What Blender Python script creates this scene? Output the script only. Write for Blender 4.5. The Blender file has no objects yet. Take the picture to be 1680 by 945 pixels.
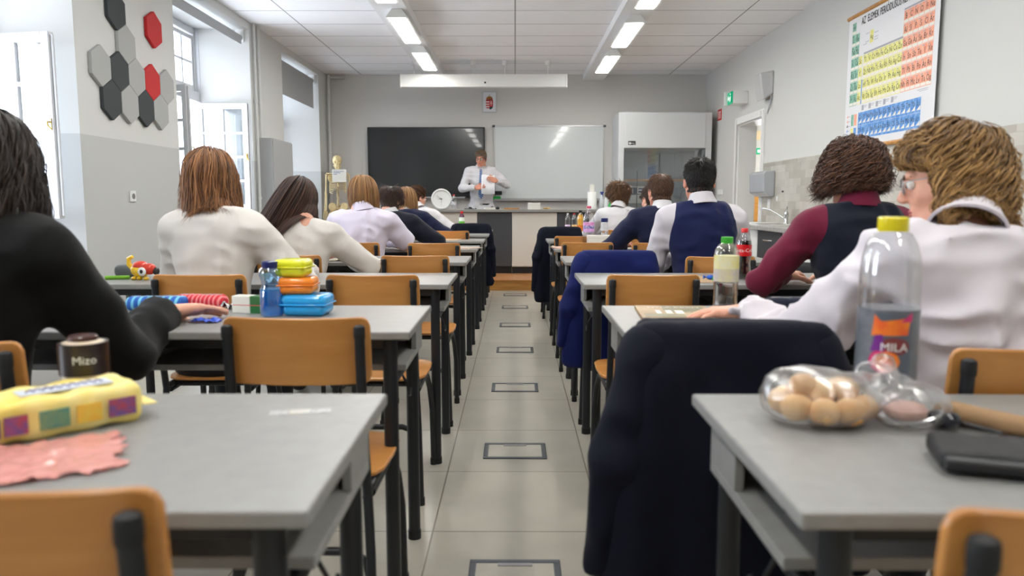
import bpy, math, random
import numpy as np
from mathutils import Vector, Matrix, Euler

# ---------------------------------------------------------------- camera, world, exposure
sc = bpy.context.scene
C = sc.collection
CAMF = 1248.0
PITCH = math.atan(141/CAMF)
cam_data = bpy.data.cameras.new('camera')
cam = bpy.data.objects.new('camera', cam_data); C.objects.link(cam)
cam_data.sensor_width = 36.0
cam_data.lens = CAMF/1680*36
cam.location = (0, 0, 1.155)
cam.rotation_euler = (math.pi/2 - PITCH, 0, math.atan(5/CAMF))
cam_data.clip_start = .02
cam_data.dof.use_dof = True
cam_data.dof.focus_distance = 5.6
cam_data.dof.aperture_fstop = 3.4
sc.camera = cam
sc.view_settings.view_transform = 'Standard'
sc.view_settings.look = 'None'
sc.view_settings.gamma = 1
sc.view_settings.use_curve_mapping = False
sc.view_settings.exposure = 0.38
world = bpy.data.worlds.new('daylight'); sc.world = world; world.use_nodes = True
bg = world.node_tree.nodes['Background']
bg.inputs[0].default_value = (0.84, 0.90, 1.0, 1)
bg.inputs[1].default_value = 10.0
LAMP_STRENGTH = 25.0
LAMP_COLOR = (1.0, 0.985, 0.93, 1)
WL, WR, WB, WF, CH = -3.0, 3.05, 12.4, -2.4, 3.17       # left, right, far and near walls, ceiling
OPENINGS = [(0.0, 1.85), (3.42, 5.32), (6.88, 8.82), (10.02, 11.86)]   # window openings along the left wall
SILL, HEAD, GLASS = 0.80, 3.08, -3.58
SPA = [b-a-.08-1.22 for a, b in OPENINGS]; SPB = .08        # splay of the near and far reveals
for (y0, y1) in OPENINGS:                                 # window portals: they only guide the world's daylight through the openings
    ld = bpy.data.lights.new('window_portal', 'AREA'); ld.shape = 'RECTANGLE'
    ld.size = 1.22; ld.size_y = HEAD-SILL
    ld.cycles.is_portal = True
    lo = bpy.data.objects.new('window_portal', ld); C.objects.link(lo)
    lo.location = (GLASS-.12, y1-.08-.61, (SILL+HEAD)/2)
    lo.rotation_euler = Euler((math.pi/2, 0, -math.pi/2))   # faces +x
rnd = random.Random(7)

# ---------------------------------------------------------------- helpers
def s2l(v):
    v /= 255.0
    return v/12.92 if v <= .04045 else ((v+.055)/1.055)**2.4
def rgb(r, g, b): return (s2l(r), s2l(g), s2l(b), 1)

def mat(name, col, rough=.5, metal=0.0, bump=0.0, bscale=60, col2=None, nscale=8, trans=0.0, ior=1.45,
        emit=None, estr=0.0, coat=0.0, stretch=(1, 1, 1), spec=.5, sheen=0.0, sss=0.0, wire=None):
    m = bpy.data.materials.new(name); m.use_nodes = True
    nt = m.node_tree; b = nt.nodes['Principled BSDF']
    b.inputs['Base Color'].default_value = col
    b.inputs['Roughness'].default_value = rough
    b.inputs['Metallic'].default_value = metal
    b.inputs['IOR'].default_value = ior
    b.inputs['Transmission Weight'].default_value = trans
    b.inputs['Coat Weight'].default_value = coat
    b.inputs['Specular IOR Level'].default_value = spec
    b.inputs['Sheen Weight'].default_value = sheen
    if sss:
        b.inputs['Subsurface Weight'].default_value = sss
        b.inputs['Subsurface Radius'].default_value = (.012, .005, .003)
    if emit:
        b.inputs['Emission Color'].default_value = emit
        b.inputs['Emission Strength'].default_value = estr
    tc = nt.nodes.new('ShaderNodeTexCoord'); mp = nt.nodes.new('ShaderNodeMapping')
    mp.inputs['Scale'].default_value = stretch
    nt.links.new(tc.outputs['Object'], mp.inputs['Vector'])
    if col2 is not None:
        n = nt.nodes.new('ShaderNodeTexNoise'); n.inputs['Scale'].default_value = nscale; n.inputs['Detail'].default_value = 4
        r = nt.nodes.new('ShaderNodeValToRGB')
        r.color_ramp.elements[0].position = .35; r.color_ramp.elements[1].position = .65
        r.color_ramp.elements[0].color = col; r.color_ramp.elements[1].color = col2
        nt.links.new(mp.outputs[0], n.inputs['Vector']); nt.links.new(n.outputs['Fac'], r.inputs['Fac'])
        nt.links.new(r.outputs['Color'], b.inputs['Base Color'])
    if bump:
        n2 = nt.nodes.new('ShaderNodeTexNoise'); n2.inputs['Scale'].default_value = bscale; n2.inputs['Detail'].default_value = 3
        bp = nt.nodes.new('ShaderNodeBump'); bp.inputs['Strength'].default_value = bump; bp.inputs['Distance'].default_value = .01
        nt.links.new(mp.outputs[0], n2.inputs['Vector']); nt.links.new(n2.outputs['Fac'], bp.inputs['Height'])
        nt.links.new(bp.outputs[0], b.inputs['Normal'])
    return m

def brick_mat(name, c1, c2, mortar, bw, bh, msize, axes, offset=0.0, shift=(0, 0), rough=.4, mott=0.06, bumpy=.3, freq=2, squash=1.0):
    """tiles in metres; axes picks which world axes run along the tile's width and height"""
    m = bpy.data.materials.new(name); m.use_nodes = True
    nt = m.node_tree; b = nt.nodes['Principled BSDF']; b.inputs['Roughness'].default_value = rough
    tc = nt.nodes.new('ShaderNodeTexCoord'); sep = nt.nodes.new('ShaderNodeSeparateXYZ'); cmb = nt.nodes.new('ShaderNodeCombineXYZ')
    nt.links.new(tc.outputs['Object'], sep.inputs[0])
    for k in (0, 1):
        ad = nt.nodes.new('ShaderNodeMath'); ad.operation = 'ADD'; ad.inputs[1].default_value = shift[k]
        nt.links.new(sep.outputs[axes[k]], ad.inputs[0]); nt.links.new(ad.outputs[0], cmb.inputs[k])
    br = nt.nodes.new('ShaderNodeTexBrick')
    br.offset = offset; br.offset_frequency = freq; br.squash = squash
    br.inputs['Color1'].default_value = c1; br.inputs['Color2'].default_value = c2; br.inputs['Mortar'].default_value = mortar
    br.inputs['Scale'].default_value = 1; br.inputs['Mortar Size'].default_value = msize; br.inputs['Mortar Smooth'].default_value = .3
    br.inputs['Brick Width'].default_value = bw; br.inputs['Row Height'].default_value = bh; br.inputs['Bias'].default_value = 0
    nt.links.new(cmb.outputs[0], br.inputs['Vector'])
    n = nt.nodes.new('ShaderNodeTexNoise'); n.inputs['Scale'].default_value = 5; n.inputs['Detail'].default_value = 6
    nt.links.new(tc.outputs['Object'], n.inputs['Vector'])
    mr = nt.nodes.new('ShaderNodeMapRange'); mr.inputs[1].default_value = .3; mr.inputs[2].default_value = .7
    mr.inputs[3].default_value = 1-mott; mr.inputs[4].default_value = 1+mott*.4
    nt.links.new(n.outputs['Fac'], mr.inputs[0])
    mx = nt.nodes.new('ShaderNodeMix'); mx.data_type = 'RGBA'; mx.blend_type = 'MULTIPLY'; mx.inputs['Factor'].default_value = 1
    nt.links.new(br.outputs['Color'], mx.inputs['A']); nt.links.new(mr.outputs[0], mx.inputs['B'])
    nt.links.new(mx.outputs['Result'], b.inputs['Base Color'])
    inv = nt.nodes.new('ShaderNodeMath'); inv.operation = 'SUBTRACT'; inv.inputs[0].default_value = 1
    nt.links.new(br.outputs['Fac'], inv.inputs[1])
    bp = nt.nodes.new('ShaderNodeBump'); bp.inputs['Strength'].default_value = bumpy; bp.inputs['Distance'].default_value = .004
    nt.links.new(inv.outputs[0], bp.inputs['Height']); nt.links.new(bp.outputs[0], b.inputs['Normal'])
    return m

def wood_mat(name, c1, c2, scale=1.0, rough=.35, axis=(1, 14, 14), coat=.15):
    m = bpy.data.materials.new(name); m.use_nodes = True
    nt = m.node_tree; b = nt.nodes['Principled BSDF']; b.inputs['Roughness'].default_value = rough; b.inputs['Coat Weight'].default_value = coat
    tc = nt.nodes.new('ShaderNodeTexCoord'); mp = nt.nodes.new('ShaderNodeMapping'); mp.inputs['Scale'].default_value = axis
    oi = nt.nodes.new('ShaderNodeObjectInfo')
    add = nt.nodes.new('ShaderNodeVectorMath'); add.operation = 'ADD'
    ml = nt.nodes.new('ShaderNodeMath'); ml.operation = 'MULTIPLY'; ml.inputs[1].default_value = 37
    nt.links.new(oi.outputs['Random'], ml.inputs[0]); nt.links.new(tc.outputs['Object'], add.inputs[0]); nt.links.new(ml.outputs[0], add.inputs[1])
    nt.links.new(add.outputs[0], mp.inputs['Vector'])
    n = nt.nodes.new('ShaderNodeTexNoise'); n.inputs['Scale'].default_value = 2.2*scale; n.inputs['Detail'].default_value = 5; n.inputs['Distortion'].default_value = .6
    nt.links.new(mp.outputs[0], n.inputs['Vector'])
    r = nt.nodes.new('ShaderNodeValToRGB'); r.color_ramp.elements[0].position = .3; r.color_ramp.elements[1].position = .7
    r.color_ramp.elements[0].color = c1; r.color_ramp.elements[1].color = c2
    nt.links.new(n.outputs['Fac'], r.inputs[0]); nt.links.new(r.outputs[0], b.inputs['Base Color'])
    return m

class MB:
    """collects shapes into one mesh"""
    def __init__(s): s.v = []; s.f = []; s.m = []; s.n = 0
    def add(s, v, f, mi=0):
        v = np.asarray(v, float).reshape(-1, 3)
        s.v.append(v); s.f += [tuple(int(i)+s.n for i in q) for q in f]; s.m += [mi]*len(f); s.n += len(v); return s
    def box(s, c, d, mi=0, rot=None):
        x, y, z = [k/2 for k in d]
        v = np.array([(i*x, j*y, k*z) for k in (-1, 1) for j in (-1, 1) for i in (-1, 1)])
        if rot is not None: v = v @ np.array(Euler(rot).to_matrix()).T
        return s.add(v+np.array(c), [(0, 2, 3, 1), (4, 5, 7, 6), (0, 1, 5, 4), (2, 6, 7, 3), (0, 4, 6, 2), (1, 3, 7, 5)], mi)
    def b2(s, lo, hi, mi=0):
        return s.box([(a+b)/2 for a, b in zip(lo, hi)], [abs(b-a) for a, b in zip(lo, hi)], mi)
    def tube(s, pts, r, n=12, mi=0, caps=True, flat=None):
        P = np.array(pts, float); k = len(P)
        R = np.full(k, r, float) if np.isscalar(r) else np.array(r, float)
        T = np.gradient(P, axis=0) if k > 2 else np.repeat([P[1]-P[0]], 2, 0)
        T /= np.linalg.norm(T, axis=1)[:, None]+1e-12
        up = np.array((0, 0, 1.)) if abs(T[0][2]) < .9 else np.array((1., 0, 0))
        V = []
        a = np.cross(T[0], up); a /= np.linalg.norm(a)
        for i in range(k):
            a = a-T[i]*np.dot(a, T[i]); a /= np.linalg.norm(a)+1e-12
            b = np.cross(T[i], a)
            for j in range(n):
                t = 2*math.pi*j/n
                V.append(P[i]+R[i]*(math.cos(t)*a+math.sin(t)*b*(flat or 1)))
        F = [(i*n+j, i*n+(j+1) % n, (i+1)*n+(j+1) % n, (i+1)*n+j) for i in range(k-1) for j in range(n)]
        if caps: F += [tuple(range(n-1, -1, -1)), tuple((k-1)*n+j for j in range(n))]
        return s.add(V, F, mi)
    def lathe(s, prof, n=24, c=(0, 0, 0), mi=0, axis='z', sx=1, sy=1):
        V = []
        for (r, z) in prof:
            for j in range(n):
                t = 2*math.pi*j/n
                p = (r*math.cos(t)*sx, r*math.sin(t)*sy, z)
                if axis == 'y': p = (p[0], p[2], p[1])
                if axis == 'x': p = (p[2], p[0], p[1])
                V.append((p[0]+c[0], p[1]+c[1], p[2]+c[2]))
        k = len(prof)
        F = [(i*n+j, i*n+(j+1) % n, (i+1)*n+(j+1) % n, (i+1)*n+j) for i in range(k-1) for j in range(n)]
        if axis == 'y': F = [q[::-1] for q in F]
        if prof[0][0] > 1e-5: F.append(tuple(range(n-1, -1, -1)) if axis != 'y' else tuple(range(n)))
        if prof[-1][0] > 1e-5: F.append(tuple((k-1)*n+j for j in (range(n) if axis != 'y' else range(n-1, -1, -1))))
        return s.add(V, F, mi)
    def prism(s, poly, h, M=None, mi=0):
        """poly in xy, extruded from z=0 to h, then moved by M"""
        n = len(poly)
        v = np.array([(x, y, 0) for x, y in poly]+[(x, y, h) for x, y in poly], float)
        if M is not None:
            M = np.array(M); v = v @ M[:3, :3].T + M[:3, 3]
        f = [tuple(range(n-1, -1, -1)), tuple(range(n, 2*n))]+[(i, (i+1) % n, n+(i+1) % n, n+i) for i in range(n)]
        return s.add(v, f, mi)
    def ball(s, c, r, n=16, mi=0, rot=None):
        r = (r, r, r) if np.isscalar(r) else r
        V = []; k = n//2
        for i in range(k+1):
            t = math.pi*i/k
            for j in range(n):
                u = 2*math.pi*j/n
                V.append((r[0]*math.sin(t)*math.cos(u), r[1]*math.sin(t)*math.sin(u), -r[2]*math.cos(t)))
        V = np.array(V)
        if rot is not None: V = V @ np.array(Euler(rot).to_matrix()).T
        F = [(i*n+j, i*n+(j+1) % n, (i+1)*n+(j+1) % n, (i+1)*n+j) for i in range(k) for j in range(n)]
        return s.add(V+np.array(c), F, mi)

def link_mesh(name, me, mats, parent=None, loc=(0, 0, 0), rot=(0, 0, 0)):
    o = bpy.data.objects.new(name, me); C.objects.link(o)
    if not isinstance(mats, (list, tuple)): mats = [mats]
    for m in mats: me.materials.append(m)
    o.location = loc; o.rotation_euler = rot
    if parent: o.parent = parent
    return o

def obj(name, mb, mats, parent=None, smooth=True, bevel=0, loc=(0, 0, 0), rot=(0, 0, 0), seg=2, subd=0, angle=40):
    me = bpy.data.meshes.new(name)
    v = np.concatenate(mb.v) if mb.v else np.zeros((0, 3))
    me.from_pydata(v.tolist(), [], mb.f)
    if len(set(mb.m)) > 1: me.polygons.foreach_set('material_index', mb.m)
    me.validate()
    o = link_mesh(name, me, mats, parent, loc, rot)
    if smooth and len(me.polygons):
        me.shade_smooth(); me.set_sharp_from_angle(angle=math.radians(angle))
    if bevel:
        b = o.modifiers.new('bevel', 'BEVEL'); b.width = bevel; b.segments = seg; b.limit_method = 'ANGLE'; b.angle_limit = math.radians(35)
    if subd:
        b = o.modifiers.new('subd', 'SUBSURF'); b.levels = subd; b.render_levels = subd
    return o

def tag(o, label, cat, group=None):
    o['label'] = label; o['category'] = cat
    if group: o['group'] = group
    return o
def thing(name, label, cat, loc=(0, 0, 0), rotz=0, group=None):
    o = bpy.data.objects.new(name, None); C.objects.link(o)
    o.empty_display_size = .05
    o.location = loc; o.rotation_euler = (0, 0, rotz)
    return tag(o, label, cat, group)
def struct(name, mb, m, **k):
    o = obj(name, mb, m, **k); o['kind'] = 'structure'; return o
CHILD = {}
def children_of(o): return [c for c in bpy.data.objects if c.parent == o]
def dup(root, loc, rotz, label, group=None, pick=None):
    r = root.copy(); C.objects.link(r); r.location = loc; r.rotation_euler = (0, 0, rotz)
    r['label'] = label
    if group: r['group'] = group
    for ch in children_of(root):
        c = ch.copy(); C.objects.link(c); c.parent = r
        for g in children_of(ch):
            d = g.copy(); C.objects.link(d); d.parent = c
    return r

_txt = {}
def text_mb(mb, s, size, M, mi=0, align='CENTER', extrude=.0004, shear=0, sx=1.0):
    """lettering as a thin raised mesh, x right and y up in its own plane, moved by M"""
    key = (s, align)
    if key not in _txt:
        cu = bpy.data.curves.new('t', 'FONT'); cu.body = s; cu.size = 1; cu.align_x = align; cu.align_y = 'CENTER'; cu.extrude = 0; cu.resolution_u = 2
        o = bpy.data.objects.new('t', cu)
        me = o.to_mesh()
        v = np.array([tuple(q.co) for q in me.vertices]).reshape(-1, 3); f = [tuple(p.vertices) for p in me.polygons]
        o.to_mesh_clear(); bpy.data.objects.remove(o); bpy.data.curves.remove(cu)
        _txt[key] = (v, f)
    v, f = _txt[key]
    if not len(v): return
    w = v.copy()*size; w[:, 0] *= sx; w[:, 0] += shear*w[:, 1]; w[:, 2] = extrude
    M = np.array(M)
    mb.add(w @ M[:3, :3].T + M[:3, 3], f, mi)
def frame(o, x, y):
    """matrix whose plane has origin o, x axis x and y axis y"""
    o, x, y = Vector(o), Vector(x).normalized(), Vector(y).normalized(); z = x.cross(y)
    return Matrix(((x.x, y.x, z.x, o.x), (x.y, y.y, z.y, o.y), (x.z, y.z, z.z, o.z), (0, 0, 0, 1)))

# ---------------------------------------------------------------- implicit surfaces: blended shapes meshed as ONE continuous surface
def smin(a, b, k):
    h = np.clip(.5+.5*(b-a)/k, 0, 1)
    return b*(1-h)+a*h-k*h*(1-h)
def smax(a, b, k): return -smin(-a, -b, k)
def sd_cap(P, a, b, ra, rb, flat=None):
    a = np.array(a, np.float32); b = np.array(b, np.float32); d = b-a
    q = P-a; t = np.clip((q@d)/max(float(d@d), 1e-9), 0, 1)
    w = q-t[..., None]*d
    if flat is not None:      # flat = (unit axis, factor): thickness along the axis shrunk by the factor
        ax = np.array(flat[0], np.float32); c = (w@ax)
        w = w+ax*(c*(1/flat[1]-1))[..., None]
    return np.linalg.norm(w, axis=-1)-(ra+(rb-ra)*t)
def sd_ell(P, c, r, R=None):
    q = P-np.array(c, np.float32)
    if R is not None: q = q@np.array(R, np.float32)      # columns of R = ellipsoid axes
    r = np.array(r, np.float32)
    k0 = np.linalg.norm(q/r, axis=-1); k1 = np.linalg.norm(q/(r*r), axis=-1)
    return k0*(k0-1)/(k1+1e-9)
def sd_box(P, c, h, rr, R=None):
    q = P-np.array(c, np.float32)
    if R is not None: q = q@np.array(R, np.float32)
    q = np.abs(q)-(np.array(h, np.float32)-rr)
    return np.linalg.norm(np.maximum(q, 0), axis=-1)+np.minimum(q.max(-1), 0)-rr

def surface(prims, h, pad=.03, post=None):
    """prims: list of (kind, args, k[, op]); kinds cap, ell, box. Returns vertices, quads (surface nets)"""
    los, his = [], []
    for p in prims:
        k, a = p[0], p[1]
        if len(p) > 3 and p[3] == 'sub': los.append(None); his.append(None); continue
        if k == 'cap': r = max(a[2], a[3]); lo = np.minimum(a[0], a[1])-r; hi = np.maximum(a[0], a[1])+r
        else:
            r = max(a[1]) if (len(a) > (2 if k == 'ell' else 3)) else np.array(a[1])
            lo = np.array(a[0])-r; hi = np.array(a[0])+r
        los.append(lo); his.append(hi)
    L = np.min([l for l in los if l is not None], 0)-pad; U = np.max([u for u in his if u is not None], 0)+pad
    n = np.ceil((U-L)/h).astype(int)+1
    ax = [L[i]+h*np.arange(n[i]) for i in range(3)]
    G = np.stack(np.meshgrid(*ax, indexing='ij'), -1).astype(np.float32)
    F = np.full(G.shape[:3], .2, np.float32)
    fn = dict(cap=sd_cap, ell=sd_ell, box=sd_box)
    for p, lo, hi in zip(prims, los, his):
        kk = p[2]; m = kk+3*h+.01
        if lo is None:
            r = max(p[1][2], p[1][3]) if p[0] == 'cap' else np.max(p[1][1])
            lo = (np.minimum(p[1][0], p[1][1]) if p[0] == 'cap' else np.array(p[1][0]))-r
            hi = (np.maximum(p[1][0], p[1][1]) if p[0] == 'cap' else np.array(p[1][0]))+r
        i0 = np.clip(((lo-m-L)/h).astype(int), 0, n-1); i1 = np.clip(((hi+m-L)/h).astype(int)+2, 1, n)
        sl = tuple(slice(a, b) for a, b in zip(i0, i1))
        d = fn[p[0]](G[sl], *p[1])
        if len(p) > 3 and p[3] == 'sub': F[sl] = smax(F[sl], -d, kk)
        else: F[sl] = smin(F[sl], d, kk)
    if post is not None: F = post(G, F)
    # keep the border outside
    for a in range(3):
        s_ = [slice(None)]*3; s_[a] = 0; F[tuple(s_)] = np.maximum(F[tuple(s_)], h); s_[a] = -1; F[tuple(s_)] = np.maximum(F[tuple(s_)], h)
    return nets(F, L, h)
def nets(F, L, h):
    S = F < 0
    n = np.array(F.shape)
    cs = tuple(n-1)
    cnt = np.zeros(cs, np.float32); acc = np.zeros(cs+(3,), np.float32)
    def sh(A, o): return A[o[0]:o[0]+cs[0], o[1]:o[1]+cs[1], o[2]:o[2]+cs[2]]
    for a in range(3):
        for b0 in (0, 1):
            for b1 in (0, 1):
                o = [0, 0, 0]; oth = [i for i in range(3) if i != a]; o[oth[0]] = b0; o[oth[1]] = b1
                e = list(o); e[a] = 1
                f0, f1 = sh(F, o), sh(F, e); cr = sh(S, o) != sh(S, e)
                t = np.where(cr, f0/np.where(cr, f0-f1, 1), 0)
                cnt += cr
                for i in range(3): acc[..., i] += cr*(t if i == a else o[i])
    act = cnt > 0
    idx = np.full(cs, -1, np.int64); idx[act] = np.arange(act.sum())
    base = np.argwhere(act)
    V = (base+acc[act]/cnt[act][:, None])*h+L
    Q = []
    for a in range(3):
        b, c = (a+1) % 3, (a+2) % 3
        s0 = [slice(None)]*3; s1 = [slice(None)]*3; s0[a] = slice(0, -1); s1[a] = slice(1, None)
        for k_ in (b, c): s0[k_] = slice(1, -1); s1[k_] = slice(1, -1)
        i0, i1 = S[tuple(s0)], S[tuple(s1)]
        for flip in (False, True):
            W = np.argwhere(i0 & ~i1 if not flip else ~i0 & i1)
            if not len(W): continue
            W[:, b] += 1; W[:, c] += 1
            def at(db, dc):
                q = W.copy(); q[:, b] -= db; q[:, c] -= dc
                return idx[q[:, 0], q[:, 1], q[:, 2]]
            q = np.stack([at(1, 1), at(0, 1), at(0, 0), at(1, 0)], 1)
            Q.append(q[:, ::-1] if flip else q)
    return V, np.concatenate(Q)
def smooth_vf(V, Q, it=2, lam=.5):
    n = len(V)
    e = np.concatenate([Q[:, [0, 1]], Q[:, [1, 2]], Q[:, [2, 3]], Q[:, [3, 0]]])
    e = np.concatenate([e, e[:, ::-1]])
    c = np.bincount(e[:, 0], minlength=n)[:, None]
    for _ in range(it):
        s = np.stack([np.bincount(e[:, 0], weights=V[e[:, 1], i], minlength=n) for i in range(3)], 1)
        V = V+(s/np.maximum(c, 1)-V)*lam
    return V
def vf_obj(name, parts, mats, parent=None, loc=(0, 0, 0), it=2, rot=(0, 0, 0)):
    """parts: list of (V, Q, material index)"""
    Vs, Fs, Ms, n = [], [], [], 0
    for (V, Q, mi) in parts:
        if it: V = smooth_vf(V, Q, it)
        Vs.append(V); Fs.append(Q+n); Ms.append(np.full(len(Q), mi)); n += len(V)
    V = np.concatenate(Vs); Q = np.concatenate(Fs); M = np.concatenate(Ms)
    me = bpy.data.meshes.new(name)
    me.vertices.add(len(V)); me.vertices.foreach_set('co', V.astype(np.float32).ravel())
    me.loops.add(Q.size); me.loops.foreach_set('vertex_index', Q.astype(np.int32).ravel())
    me.polygons.add(len(Q)); me.polygons.foreach_set('loop_start', np.arange(0, Q.size, 4, dtype=np.int32))
    me.polygons.foreach_set('loop_total', np.full(len(Q), 4, np.int32))
    me.polygons.foreach_set('material_index', M.astype(np.int32))
    me.update(calc_edges=True); me.validate(); me.shade_smooth()
    return link_mesh(name, me, mats, parent, loc, rot)
# cheap smooth value noise for folds
_rs = np.random.RandomState(3)
_lat = _rs.rand(16, 16, 16).astype(np.float32)*2-1
def vnoise(P, sc_):
    q = P*np.array(sc_, np.float32)+50
    i = np.floor(q).astype(int); f = q-i; f = f*f*(3-2*f)
    r = 0
    for a in (0, 1):
        for b in (0, 1):
            for c in (0, 1):
                w = (f[..., 0] if a else 1-f[..., 0])*(f[..., 1] if b else 1-f[..., 1])*(f[..., 2] if c else 1-f[..., 2])
                r = r+w*_lat[(i[..., 0]+a) % 16, (i[..., 1]+b) % 16, (i[..., 2]+c) % 16]
    return r
# ---------------------------------------------------------------- materials of the room
M = {}
M['paint'] = mat('wall_paint_white', rgb(206, 206, 203), .75, bump=.08, bscale=220)
M['paint_back'] = mat('wall_paint_grey', rgb(212, 209, 205), .8, bump=.06, bscale=220)
M['dado'] = mat('dado_paint_grey', rgb(186, 187, 186), .7)
M['ceil'] = brick_mat('ceiling_tiles', rgb(248, 248, 250), rgb(244, 244, 246), rgb(150, 150, 150), 1.225, .62, .008, (0, 1), shift=(0, .35), rough=.85, mott=.02, bumpy=.4)
M['beam'] = mat('beam_plaster', rgb(236, 236, 236), .75)
M['floor'] = brick_mat('floor_tiles', rgb(176, 172, 160), rgb(170, 166, 154), rgb(112, 104, 90), .6, .6, .0035, (0, 1), shift=(.29, .43), rough=.28, mott=.10, bumpy=.3)
M['white'] = mat('white_lacquer', rgb(232, 232, 230), .35)
M['whitewin'] = mat('window_lacquer', rgb(202, 203, 206), .35, bump=.05, bscale=40)
def thin_glass(name, tint=(1, 1, 1, 1), refl=.06, rough=0.0):
    m = bpy.data.materials.new(name); m.use_nodes = True; nt = m.node_tree
    for n_ in list(nt.nodes): nt.nodes.remove(n_)
    o = nt.nodes.new('ShaderNodeOutputMaterial'); mx = nt.nodes.new('ShaderNodeMixShader'); tr = nt.nodes.new('ShaderNodeBsdfTransparent'); gl = nt.nodes.new('ShaderNodeBsdfGlossy')
    fr = nt.nodes.new('ShaderNodeLayerWeight'); fr.inputs['Blend'].default_value = .35
    mr = nt.nodes.new('ShaderNodeMapRange'); mr.inputs[3].default_value = refl; mr.inputs[4].default_value = .75
    tr.inputs[0].default_value = tint; gl.inputs['Roughness'].default_value = rough
    nt.links.new(fr.outputs['Facing'], mr.inputs[0]); nt.links.new(mr.outputs[0], mx.inputs[0]); nt.links.new(tr.outputs[0], mx.inputs[1]); nt.links.new(gl.outputs[0], mx.inputs[2]); nt.links.new(mx.outputs[0], o.inputs[0])
    return m
M['glass'] = thin_glass('window_glass', (.97, .985, 1, 1), .05)
M['glass2'] = thin_glass('leaf_glass', (.92, .95, .97, 1), .10)
M['black'] = mat('black_powder_coat', rgb(26, 28, 32), .38)
M['rubber'] = mat('black_rubber', rgb(20, 21, 23), .6)
M['desk'] = mat('grey_laminate', rgb(140, 140, 137), .36, bump=.03, bscale=400, col2=rgb(135, 134, 132), nscale=30)
M['edge'] = mat('laminate_edge', rgb(120, 117, 114), .5)
M['ply'] = wood_mat('beech_plywood', rgb(196, 138, 74), rgb(178, 118, 58), 1.0, .3, (1.2, 9, 9))
M['pine'] = wood_mat('pine_board', rgb(205, 150, 78), rgb(176, 116, 50), 1.2, .35, (1, 10, 10))
M['metal'] = mat('brushed_steel', rgb(170, 170, 172), .3, 1.0)
M['chrome'] = mat('chrome', rgb(210, 210, 212), .12, 1.0)
M['brass'] = mat('brass', rgb(176, 150, 90), .3, 1.0)
M['grey'] = mat('grey_panel', rgb(168, 169, 170), .5)
M['darkgrey'] = mat('charcoal_panel', rgb(62, 64, 68), .45)
M['lightpanel'] = mat('cream_panel', rgb(206, 202, 194), .45)
M['pipe'] = mat('painted_pipe', rgb(208, 208, 206), .45)
M['tile'] = brick_mat('splashback_tiles', rgb(204, 200, 191), rgb(172, 167, 156), rgb(182, 178, 169), .24, .083, .002, (1, 2), offset=.5, shift=(.1, .0), rough=.3, mott=.12, bumpy=.15)
M['red'] = mat('red_felt', rgb(188, 34, 36), .7, bump=.15, bscale=300)
M['darkfelt'] = mat('charcoal_felt', rgb(62, 66, 68), .8, bump=.15, bscale=300)
M['greyfelt'] = mat('grey_felt', rgb(168, 169, 167), .8, bump=.15, bscale=300)
M['lampon'] = mat('lamp_diffuser', (1, 1, 1, 1), .5, emit=LAMP_COLOR, estr=LAMP_STRENGTH)

# ---------------------------------------------------------------- shell
struct('floor', MB().b2((WL-.6, WF, -.1), (WR+.24, WB+.1, 0)), M['floor'], smooth=False)
struct('ceiling', MB().b2((WL-.6, WF, CH), (WR+.24, WB+.1, CH+.15)), M['ceil'], smooth=False)
struct('wall_back', MB().b2((WL-.6, WB, 0), (WR, WB+.15, CH)), M['paint_back'], smooth=False)
struct('wall_front', MB().b2((WL-.6, WF-.15, 0), (WR+.24, WF, CH)), M['paint'], smooth=False)
mb = MB()
ys = [WF]+[y for o in OPENINGS for y in o]+[WB]
XO = GLASS-.18
for i in range(0, len(ys), 2):
    a, b = ys[i], ys[i+1]
    sa = SPB if i > 0 else 0; sb = SPA[i//2] if i < len(ys)-2 else 0
    poly = [(WL, a), (WL, b), (GLASS, b+sb), (XO, b+sb), (XO, a-sa), (GLASS, a-sa)]
    mb.prism(poly, CH-1.625, Matrix.Translation((0, 0, 1.625)), 0)
    mb.prism(poly, 1.625, None, 1)
for (a, b) in OPENINGS:
    mb.b2((XO, a-.0, 0), (WL, b+.0, SILL-.04), 1)
    mb.b2((XO, a, HEAD), (WL, b, CH), 0)
struct('wall_left', mb, [M['paint'], M['dado']], smooth=False)
mb = MB()
for (a, b) in OPENINGS:
    mb.b2((GLASS-.1, a, SILL-.04), (WL+.012, b, SILL), 0)
struct('trim_1', mb, M['whitewin'], smooth=False, bevel=.008)
# right wall with the doorway
D0, D1, DH, WT = 9.52, 10.56, 2.2, .24
mb = MB()
mb.b2((WR, WF, 1.625), (WR+WT, D0, CH)); mb.b2((WR, WF, 0), (WR+WT, D0, 1.625), 0)
mb.b2((WR, D1, 0), (WR+WT, WB+.1, CH)); mb.b2((WR, D0, DH), (WR+WT, D1, CH))
struct('wall_right', mb, M['paint'], smooth=False)
struct('wall_right_tiles', MB().b2((WR-.012, 3.4, .9), (WR, D0-.09, 1.625)), M['tile'], smooth=False)
mb = MB()
for (y0, y1, z0, z1) in ((D0-.09, D0, 0, DH+.09), (D1, D1+.09, 0, DH+.09), (D0, D1, DH, DH+.09)):
    mb.b2((WR-.025, y0, z0), (WR, y1, z1))
    mb.b2((WR-.035, y0+.02 if y0 != D1 else y0+.0, z0), (WR-.02, y1-.02, z1 if z1 < 2.25 else z1-.02))
mb.b2((WR, D1-.02, 0), (WR+WT, D1, DH)); mb.b2((WR, D0, 0), (WR+WT, D0+.02, DH)); mb.b2((WR, D0, DH-.02), (WR+WT, D1, DH))
struct('door_1', mb, M['white'], smooth=False)
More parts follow.
